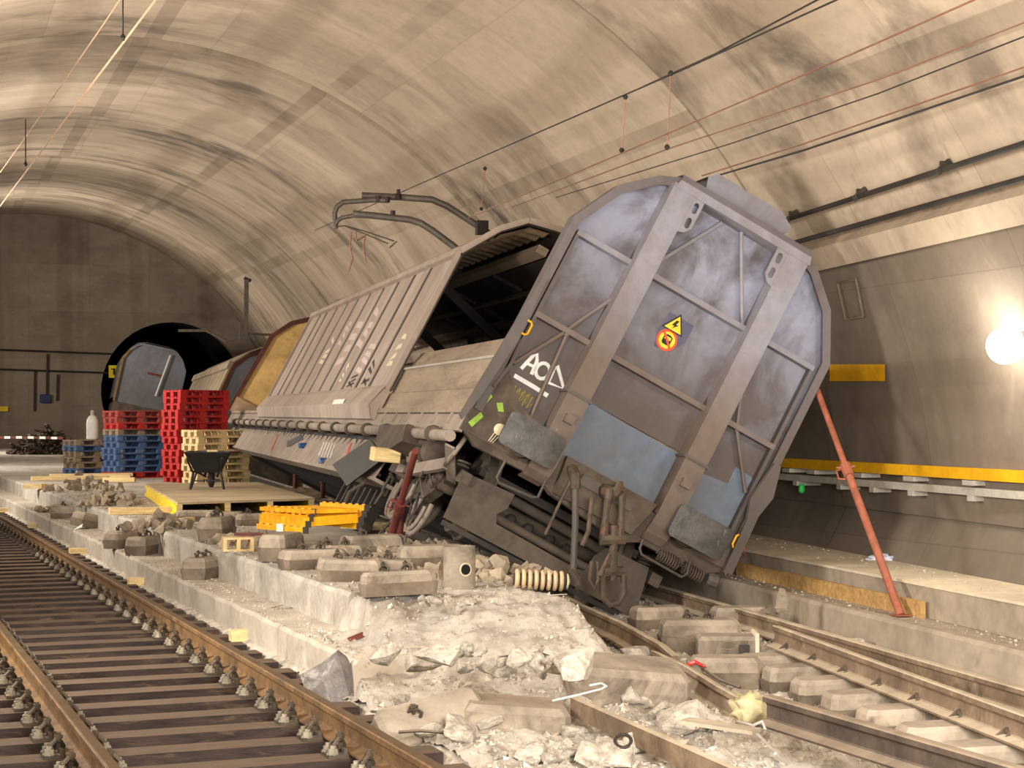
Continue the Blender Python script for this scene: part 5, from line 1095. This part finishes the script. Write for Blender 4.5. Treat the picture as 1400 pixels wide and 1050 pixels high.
# ================================================================== TUBE, INSULATOR, SHEETS, LITTER
K['tube'] = mat('grey_tube', (136, 123, 106), 0.15, 3, 0.9, 0, 0.3, second=(108, 96, 82), amt=0.4)
p = gz(628, 806, .34); ct = thing('concrete_tube', 'upright grey concrete tube with a round hole', 'tube', p)
MB().lathe([(0.13, 0), (0.13, 0.35), (0.105, 0.35), (0.105, 0.05)], (0, 0, 0), (0, 0, 1), 22).build('body', K['tube'], ct, autosm=True)
hd = (-FW + RT * 0.45).normalized(); e1 = hd.cross(UP).normalized()
mb = MB(); mb.lathe([(0.040, 0.0), (0.040, 0.012)], UP * 0.17 + hd * 0.124, hd, 16); mb.build('hole', K['hole'], ct); MB().tube([UP * 0.17 + hd * 0.13 + e1 * (0.045 * math.cos(a)) + UP * (0.05 * math.sin(a)) for a in [2 * math.pi * i / 16 for i in range(16)]], 0.007, 5, closed=True).build('hole_rim', K['walk'], ct)
p = gz(738, 806, .36); ins = thing('insulator', 'cream ribbed insulator lying on the rubble', 'insulator', p + UP * 0.075, -YAW + 0.08)
K['porc'] = mat('cream_porcelain', (186, 160, 122), .1, 5, .5, 0, 0.1, second=(150, 124, 92), amt=.25); AXI = (1, 0, -0.06)
MB().lathe([(0.05, -0.21), (0.05, 0.20)], (0, 0, 0), AXI, 16).build('core', K['soot'], ins, autosm=True)
for k in range(8): MB().lathe([(0.050, 0.0), (0.074, 0.004), (0.082, 0.014), (0.082, 0.024), (0.074, 0.034), (0.050, 0.038)], V3(AXI) * (-0.20 + k * .05), AXI, 18).build('shed', K['porc'], ins, autosm=True)
MB().lathe([(0.058, 0.0), (0.062, 0.01), (0.03, 0.02), (0.02, 0.025)], (0.212, 0, -.012), (1, 0, -0.06), 18).build('end_cap', K['creamp'], ins, autosm=True)
def crumple(name, px, py, Z, pts, m, lab, cat, group=None, th=0.006):
    p = gz(px, py, Z); mb = MB(); rows = [[V3(q) for q in r] for r in pts]; mb.strip(rows); mb.strip([[q + V3((0.002, 0.004, -th)) for q in reversed(r)] for r in rows])
    o = mb.build(name, m, None); o.location = p; o.rotation_euler = (0, 0, -YAW); return tag(o, lab, cat, group)
crumple('torn_sheet', 450, 950, -.2, [[(-0.20, 0, 0.14), (-.05, 0.02, 0.22), (0.05, 0.0, 0.30), (0.06, .02, .31)], [(-0.16, -.03, 0.02), (-0.03, -.05, 0.10), (0.09, -.03, 0.20), (0.12, .03, .26)], [(-0.14, -.02, -.05), (0.0, -.07, -0.04), (0.14, -.05, .02), (0.19, .02, .12)], [(-0.1, .02, -.06), (0.03, -.05, -.1), (0.15, -.05, -.06), (0.20, .03, -.02)]], mat('scraped_sheet', (112, 104, 98), .3, 6, .5, .3, .3, second=(176, 168, 160), amt=.2), 'crumpled grey metal sheet between sleepers and kerb', 'sheet', th=0.012)
crumple('paper_scrap', 388, 832, .055, [[(-0.10, 0.04, 0.0), (0.0, 0.06, 0.03), (0.10, 0.0, 0.005)], [(-0.12, -.02, 0.01), (0.0, 0.0, 0.035), (0.12, -.05, 0.0)]], K['white'], 'curled white scrap on the kerb ledge', 'scrap', th=0.003)
crumple('paper_scrap', 740, 818, .33, [[(-0.20, 0.0, 0.0), (0.0, 0.03, 0.02), (0.20, 0.05, 0.03)], [(-0.18, -.04, 0.0), (0.0, -.02, 0.015), (0.20, 0.02, 0.03)]], K['white'], 'white strip of trim below the cream insulator', 'scrap', th=0.004)
crumple('paper_scrap', 107, 725, .055, [[(-0.08, 0.0, 0.0), (0.06, 0.03, 0.10)], [(-0.10, -.04, 0.0), (0.06, -.02, 0.05)]], K['white'], 'small white scrap beside a tilted kerb block', 'scrap')
crumple('dark_tile', 716, 899, .12, [[(-0.20, 0.0, 0.0), (-0.05, 0.06, 0.02), (0.10, 0.10, 0.03)], [(-0.08, -.04, -0.02), (0.05, 0.0, 0.0), (0.18, 0.03, 0.01)]], K['black'], 'dark flat plate on the pale slope', 'plate', th=0.02)
crumple('brick_piece', 489, 876, .06, [[(-0.08, 0.0, 0.02), (0.03, 0.06, 0.06)], [(-0.05, -.05, 0.0), (0.08, 0.0, 0.04)]], K['darkred'], 'red-brown shard on the kerb ledge', 'shard', th=0.03)
def blob(name, px, py, Z, size, m, lab, cat, seed, amp=0.45, rz=0):
    bm = bmesh.new(); bmesh.ops.create_icosphere(bm, subdivisions=3, radius=1.0)
    for v in bm.verts:
        n = noise.noise(v.co * 2.1 + V3((seed, 0, 0))) + 0.6 * noise.noise(v.co * 4.7 + V3((0, seed, 0))); v.co *= 1.0 + amp * n
        v.co = V3((v.co.x * size[0], v.co.y * size[1], v.co.z * size[2]))
    me = D.meshes.new(name); bm.to_mesh(me); bm.free(); me.materials.append(m); me.polygons.foreach_set('use_smooth', [True] * len(me.polygons)); o = D.objects.new(name, me); COL.objects.link(o); o.location = gz(px, py, Z) + UP * size[2] * .6; o.rotation_euler = (0, 0, rz - YAW); return tag(o, lab, cat)
blob('plastic_bag', 1022, 984, -.14, (.115, .09, .10), mat('yellow_film', (178, 164, 122), .15, 6, .4, 0, .3, second=(200, 190, 166), amt=.4), 'crumpled pale yellow plastic bag beside the dark rail', 'bag', 3.3, 0.75)
blob('plastic_wrapper', 1207, 767, .325, (.15, .07, .04), mat('blue_white_wrapper', (206, 206, 214), .1, 14, .5, 0, .1, second=(44, 52, 120), amt=.75), 'blue and white plastic wrapper on the walkway', 'wrapper', 8.1, 0.6)
crumple('packet', 950, 912, -.08, [[(-0.08, .02, .01), (0, .04, .05), (.08, .02, .01)], [(-0.08, -.04, 0), (0, -.03, .03), (.08, -.04, 0)]], mat('red_white_packet', (206, 60, 52), .1, 9, .5, 0, .1, second=(222, 214, 206), amt=.5), 'small red and white packet in the rubble', 'packet')
for px, py, lab in ((410, 610, 'upper crushed blue can on the skirt plate'), (438, 631, 'lower blue can on the skirt plate edge')):
    s_p = gpl(px, py, WM @ V3((-1.50, 0, 0)), u_); can = MB().lathe([(0.025, 0), (0.033, 0.01), (0.033, 0.11), (0.025, 0.12)], (0, 0, 0), (1, 0.2, 0), 12).build('drink_can', mat('blue_can', (64, 92, 152), .1, 9, .4, .3, 0, second=(170, 178, 190), amt=.45), None); can.scale = (1.25, 1.25, 1.25); can.location = s_p - u_ * 0.02; tag(can, lab, 'can', 'cans on the wagon skirt')
for (px, py), pts in (((402, 603), [(-.9, .05), (-.2, .14), (.5, .03), (.9, -.02), (.5, -.12), (.1, -.10), (-.3, -.02)]),):
    hc = WI @ gpl(px, py, WM @ V3((-1.44, 0, 0)), u_); MB().prism(pts, lambda a, b: V3((-1.47 - (hc.z + b + 1.84) * -0.12, hc.y + a, hc.z + b)), lambda a, b: V3((-1.462 - (hc.z + b + 1.84) * -0.12, hc.y + a, hc.z + b))).build('torn_hole_dark', K['black'], wagon)  # dark plate standing in for a hole torn in the skirt
for px, py, rz, lab in ((527, 622, 0.2, 'split pale timber piece stuck by the torn wagon corner'),):
    s_p = gpl(px, py, WM @ V3((-1.62, 0, 0)), u_); o = MB().box((0, 0, 0), (0.30, 0.12, 0.14)).build('timber', K['wood'], None, bevel=.01); o.location = s_p; o.rotation_euler = (.1, .1, rz); tag(o, lab, 'timber', 'loose timbers')
def wirething(name, l, Z, r, m, lab, cat, closed=False):
    o = MB().tube([gz(x, y, Z + dz) for x, y, dz in l], r, 6, closed=closed).build(name, K[m], None, autosm=True); return tag(o, lab, cat)
wirething('bent_wire', [(755, 958, 0), (790, 950, .03), (822, 942, .04), (829, 938, .05), (822, 934, .05), (806, 937, .04)], .03, .006, 'white', 'thin bent white wire on the front rubble', 'wire')
wirething('steel_ring', [(852 + 11 * math.cos(a), 1013 + 9 * math.sin(a), .02 - .02 * math.sin(a)) for a in [2 * math.pi * i / 14 for i in range(14)]], -.08, .010, 'soot', 'small dark steel ring in the front rubble', 'ring', True)
wirething('thin_rod', [(545, 1001, 0), (575, 999, .01), (612, 1002, .0)], -.12, .010, 'rail_dark', 'thin dark rod below the tilted slab', 'rod')
wirething('wooden_stick', [(648, 768, 0), (674, 778, 0)], .40, .014, 'wood', 'thin wooden stick behind the concrete tube', 'stick')
wirething('cable_end', [(1008, 986, 0), (1030, 992, .05), (1042, 986, .08), (1046, 996, .04), (1034, 1002, .0), (1050, 1018, -.03), (1060, 1030, -.04)], -.08, .009, 'grey', 'loose grey cable end below the yellow bag', 'cable')
wirething('cable_end', [(960, 914, 0), (985, 930, .02), (1012, 940, .0)], -.1, .010, 'rail_dark', 'dark cable lying beside the red and white packet', 'cable')
o = MB().bar(gz(935, 985, .02), gz(1035, 1000, .0), 0.13, 0.02).build('steel_plate', K['riser'], None); tag(o, 'flat grey steel plate beside the yellow bag', 'plate')
# red and white tape and the scrap heap by the far wall
tp = thing('barrier_tape', 'red and white barrier tape in front of the scrap heap', 'tape', (0, 0, 0))
for k in range(12): a, b = gd(-10 + k * 8, 598 + (k - 4) ** 2 * .02, 52), gd(-2 + k * 8, 598 + (k - 3) ** 2 * .02, 52); MB().bar(a, b, 0.01, 0.07).build('tape_length', K['darkred' if k % 2 else 'white'], tp)
K['scrap'] = mat('rusty_scrap', (74, 60, 50), 0.35, 3, 0.85, 0.1, 0.3, second=(108, 92, 78), amt=0.3)
random.seed(21); mb = MB(); g = gz(50, 634, .0) + FW * 1.5
for k in range(420):
    r = random.random() ** .6 * 1.9; a = random.uniform(0, 6.28); h = max(0, 1.55 * (1 - (r / 1.95) ** 1.3)) * random.uniform(.3, 1.0); c = g + V3((r * math.cos(a) * 1.0, r * math.sin(a) * .8, h)); dd = V3((random.gauss(0, 1), random.gauss(0, 1), random.gauss(0, .5))).normalized()
    L = random.uniform(.15, .6); mb.bar(c - dd * L / 2, c + dd * L / 2, random.uniform(.03, .14), random.uniform(.02, .10))
o = mb.build('scrap_heap', K['scrap'], None); tag(o, 'tangled heap of dark rusty scrap by the end wall', 'scrap heap', kind='stuff')
# ================================================================== BROKEN GROUND AND RUBBLE
def fbm(x, y, s=1.0): return noise.fractal(V3((x * s, y * s, 3.7)), 0.9, 2.1, 4)
def mound_h(x, y):
    """height of the broken platform end between the tracks"""
    # plateau at .34 for y > 13, falling towards the camera and towards the right-hand track
    e = 13.3 - 0.45 * (x - 2.2) + 0.35 * fbm(x, y, .8)             # crest line
    t = max(0.0, min(1.0, (e - y) / 2.6)); h = 0.34 - 0.52 * (t * t * (3 - 2 * t))
    r = max(0.0, (x - (3.50 + 0.2 * fbm(y, 2.0, .9))) / 0.35); h -= 0.55 * min(1.0, r) ** 1.2
    l = max(0.0, ((lt(3.72, 0).x - 0.1256 * 0 + 0) * 0))
    a = V3((x, y, 0)).dot(LP) + 0.05 * fbm(x, y, 2.5)
    if a < 3.74: h = min(h, 0.06 + max(0.0, (a - 3.66) / 0.08) * 0.3)
    if a < 3.36: h = min(h, -0.20 + max(0.0, (a - 3.30) / 0.06) * 0.26)
    return h + 0.05 * fbm(x, y, 2.2) + 0.022 * fbm(x + 9, y, 6.0) + 0.014 * fbm(x, y + 5, 17.0)
def bed_h(x, y): return -0.24 + 0.06 * fbm(x, y, 1.3) + 0.06 * fbm(x + 4, y, 4.0) + 0.028 * fbm(x, y, 13.0)
NX, NY = 120, 150
def ground_h(x, y):
    h = mound_h(x, y)
    # ragged near edge melts into the rubble bed
    return max(h, bed_h(x, y))
def grid(name, x0, x1, y0, y1, nx, ny, fn, m, lab, keep=None):
    vs = []; fs = []
    for j in range(ny + 1):
        for i in range(nx + 1):
            x = x0 + (x1 - x0) * i / nx; y = y0 + (y1 - y0) * j / ny; vs.append((x, y, fn(x, y)))
    for j in range(ny):
        for i in range(nx):
            a = j * (nx + 1) + i
            cx, cy = x0 + (x1 - x0) * (i + .5) / nx, y0 + (y1 - y0) * (j + .5) / ny
            if keep and not keep(cx, cy): continue
            fs.append((a, a + 1, a + nx + 2, a + nx + 1))
    me = D.meshes.new(name); me.from_pydata(vs, [], fs); me.polygons.foreach_set('use_smooth', [True] * len(fs)); me.materials.append(m); me.update()
    o = D.objects.new(name, me); COL.objects.link(o); return tag(o, lab, 'ground', kind='structure')
def a_of(x, y): return V3((x, y, 0)).dot(LP)
def s_of(x, y): return V3((x, y, 0)).dot(LD)
grid('floor_rubble', 1.2, 6.44, 4.5, 17.5, 190, 420, ground_h, K['concrete_top'], 'broken pale concrete and dust where the platform ends', keep=lambda x, y: a_of(x, y) > 3.24 and (s_of(x, y) < 12.98 or a_of(x, y) > 3.9))
grid('floor_track_bed', 3.2, 6.44, 17.5, 48, 40, 160, lambda x, y: bed_h(x, y) + 0.05, K['slab'], 'dusty debris bed below the derailed wagons')
# rock shapes
def rock_mesh(seed, n=12):
    random.seed(seed); bm = bmesh.new()
    for _ in range(n):
        v = V3((random.gauss(0, 1), random.gauss(0, 1), random.gauss(0, 1))).normalized() * random.uniform(.75, 1.0)
        bm.verts.new((v.x * random.uniform(.8, 1.15), v.y, v.z * .72))
    r = bmesh.ops.convex_hull(bm, input=bm.verts); bmesh.ops.delete(bm, geom=[e for e in r['geom_interior'] if isinstance(e, bmesh.types.BMVert)], context='VERTS')
    bmesh.ops.triangulate(bm, faces=bm.faces); bmesh.ops.subdivide_edges(bm, edges=bm.edges[:], cuts=2, use_grid_fill=True, smooth=0.15)
    for v in bm.verts: v.co *= 1.0 + 0.10 * noise.noise(v.co * 2.3 + V3((seed, 0, 0))) + 0.07 * noise.noise(v.co * 6.0 + V3((0, seed, 0)))
    me = D.meshes.new('rubble_lump'); bm.to_mesh(me); bm.free(); me.materials.append(K['rock']); return me
def rock_simple(seed):
    random.seed(seed); bm = bmesh.new()
    for _ in range(11): v = V3((random.gauss(0, 1), random.gauss(0, 1), random.gauss(0, .8))).normalized(); bm.verts.new(v * random.uniform(.75, 1))
    r = bmesh.ops.convex_hull(bm, input=bm.verts); me = D.meshes.new('lump'); bm.to_mesh(me); bm.free(); return me
ROCKS0 = [rock_simple(60 + k) for k in range(8)]
ROCKS = [rock_mesh(100 + k, 11 + k % 5) for k in range(10)]
def rock_at(p, r, lab, group, seed=None):
    o = D.objects.new('rubble_lump', random.choice(ROCKS)); COL.objects.link(o); o.location = p; o.scale = (r * random.uniform(.8, 1.3), r * random.uniform(.7, 1.1), r * random.uniform(.6, 1.0)); o.rotation_euler = (random.uniform(-.5, .5), random.uniform(-.5, .5), random.uniform(0, 6.3)); return tag(o, lab, 'rubble', group)
random.seed(77)
def surf(x, y): return ground_h(x, y)
def scatter(n, box, rmin, rmax, lab, group, cond=None, sink=0.35):
    k = 0; tries = 0
    while k < n and tries < n * 30:
        tries += 1; px = random.uniform(box[0], box[2]); py = random.uniform(box[1], box[3])
        p = gz(px, py, -.05); 
        for _ in range(3): p = gz(px, py, surf(p.x, p.y))
        if a_of(p.x, p.y) < 3.3 or p.x > 6.3: continue
        if cond and not cond(px, py): continue
        r = rmin + (rmax - rmin) * random.random() ** 1.7; rock_at(p + UP * (r * (0.7 - sink)), r, lab, group); k += 1
scatter(46, (560, 800, 770, 830), 0.035, 0.10, 'pale lump in the gravel bank below the concrete tube', 'lumps in the bank below the tube')
scatter(115, (570, 893, 970, 1050), 0.035, 0.16, 'pale lump in the foreground rubble left of the dark rail', 'lumps in the foreground rubble')
scatter(22, (880, 925, 1040, 1000), 0.04, 0.13, 'pale lump around the yellow bag', 'lumps around the bag')
scatter(24, (880, 830, 1060, 900), 0.03, 0.09, 'pale lump beside the vented box', 'lumps by the vented box')
scatter(26, (1080, 850, 1395, 935), 0.025, 0.10, 'pale lump lying between the right-hand rails', 'lumps between the rails')
scatter(30, (490, 930, 610, 1045), 0.025, 0.09, 'pale lump at the foot of the broken kerb', 'lumps at the kerb end')
random.seed(5)
for px, py, r, lab in ((527, 900, .14, 'largest pale boulder at the broken kerb end'), (605, 905, .17, 'broad boulder on the slope above the tilted slab'), (690, 925, .12, 'boulder beside the dark flat plate'), (770, 905, .10, 'boulder right of the dark flat plate'), (1165, 890, .15, 'angular pale slab between loose rail and straight rail'), (1185, 862, .12, 'pale lump behind the loose rail head'), (1075, 1020, .14, 'squarish pale lump below the dark rail'), (930, 995, .2, 'large pale lump left of the yellow bag'), (985, 1000, .16, 'pale lump beside the steel strip'), (780, 950, .13, 'pale lump left of the broad buried block'), (1010, 875, .13, 'pale lump against the loose rail end')):
    p = gz(px, py, -.05)
    for _ in range(3): p = gz(px, py, surf(p.x, p.y))
    rock_at(p + UP * r * .25, r, lab, 'large rubble lumps')
# debris along platform and kerb
K['debris'] = mat('grey_debris', (150, 134, 112), 0.2, 4, 0.9, 0, 0.5)
random.seed(31)
def heap(px, py, Z, n, rad_, lab, name='debris_heap', hh=.25):
    g = gz(px, py, Z); mb = MB()
    for k in range(n):
        r = random.random() ** .6 * rad_; a = random.uniform(0, 6.28); c = g + V3((r * math.cos(a), r * math.sin(a), max(0, hh * (1 - r / rad_)) * random.random() + .02)); s = random.uniform(.03, .12)
        me = random.choice(ROCKS0); R = eul(random.uniform(0, 6), random.uniform(0, 6), random.uniform(0, 6)); mb.add([c + (R @ V3(v.co)) * s for v in me.vertices], [tuple(p.vertices) for p in me.polygons])
    o = mb.build(name, K['debris'], None); return tag(o, lab, 'debris', kind='stuff')
heap(115, 670, .36, 50, .8, 'grey debris heap in front of the pallets', hh=.4); heap(150, 690, .36, 60, .5, 'grey debris spilling over the platform edge', hh=.35); heap(215, 722, .36, 40, .5, 'debris below the deck corner', hh=.15); heap(90, 700, .05, 40, .5, 'debris on the far kerb ledge', hh=.2)
heap(490, 770, .36, 60, .6, 'debris among the sleeper blocks', hh=.15); heap(430, 712, .36, 45, .5, 'debris at the right deck corner', hh=.2); heap(560, 760, .34, 60, .7, 'debris below the torn bogie', hh=.2); heap(335, 742, .36, 30, .4, 'crumbs round the small pallet piece', hh=.1); heap(660, 790, .34, 70, .6, 'gravel bank beside the concrete tube', hh=.15)
# fine gravel everywhere: nobody could count it
random.seed(41); mb = MB()
def grit(n, fn, s0, s1):
    for _ in range(n):
        p = fn()
        if p is None: continue
        s = s0 + (s1 - s0) * random.random() ** 2.5; me = ROCKS[random.randrange(10)]; R = eul(random.uniform(0, 6), random.uniform(0, 6), random.uniform(0, 6)); base = len(mb.v)
        q = [R @ V3(d) for d in ((1, 0, -.5), (-.5, .9, -.5), (-.5, -.9, -.5), (.1, .1, .9))]; mb.add([p + v * s for v in q], [(0, 1, 3), (1, 2, 3), (2, 0, 3), (0, 2, 1)])
def fld():
    x = random.uniform(1.6, 6.4); y = random.uniform(6.6, 17.0)
    if a_of(x, y) < 3.26: return None
    h = surf(x, y)
    if s_of(x, y) > 12.9 and a_of(x, y) < 3.9: return None
    if random.random() > 0.35 + 0.65 * (h < 0.05): return None
    return V3((x, y, h))
grit(26000, fld, .006, .030)
grit(1400, lambda: lt(random.uniform(3.32, 3.66), random.uniform(11, 34), .05), .004, .018)
grit(2600, lambda: (lambda s: lt(random.uniform(3.74, 4.9), s, .352))(random.uniform(13, 34)), .005, .028)
grit(900, lambda: (lambda A: lt(A, random.uniform(7.5, 34), -.27 + (A - 3.2) * .6))(random.uniform(3.18, 3.32)), .005, .022)
grit(500, lambda: V3((random.uniform(6.6, 6.88), random.uniform(9, 20), .052)), .004, .02)
grit(350, lambda: V3((random.triangular(6.95, 7.75, 7.7), random.uniform(9, 20), .334)), .004, .018)
o = mb.build('gravel', K['gravel'], None); tag(o, 'fine pale gravel and concrete crumbs strewn over the ground', 'gravel', kind='stuff')
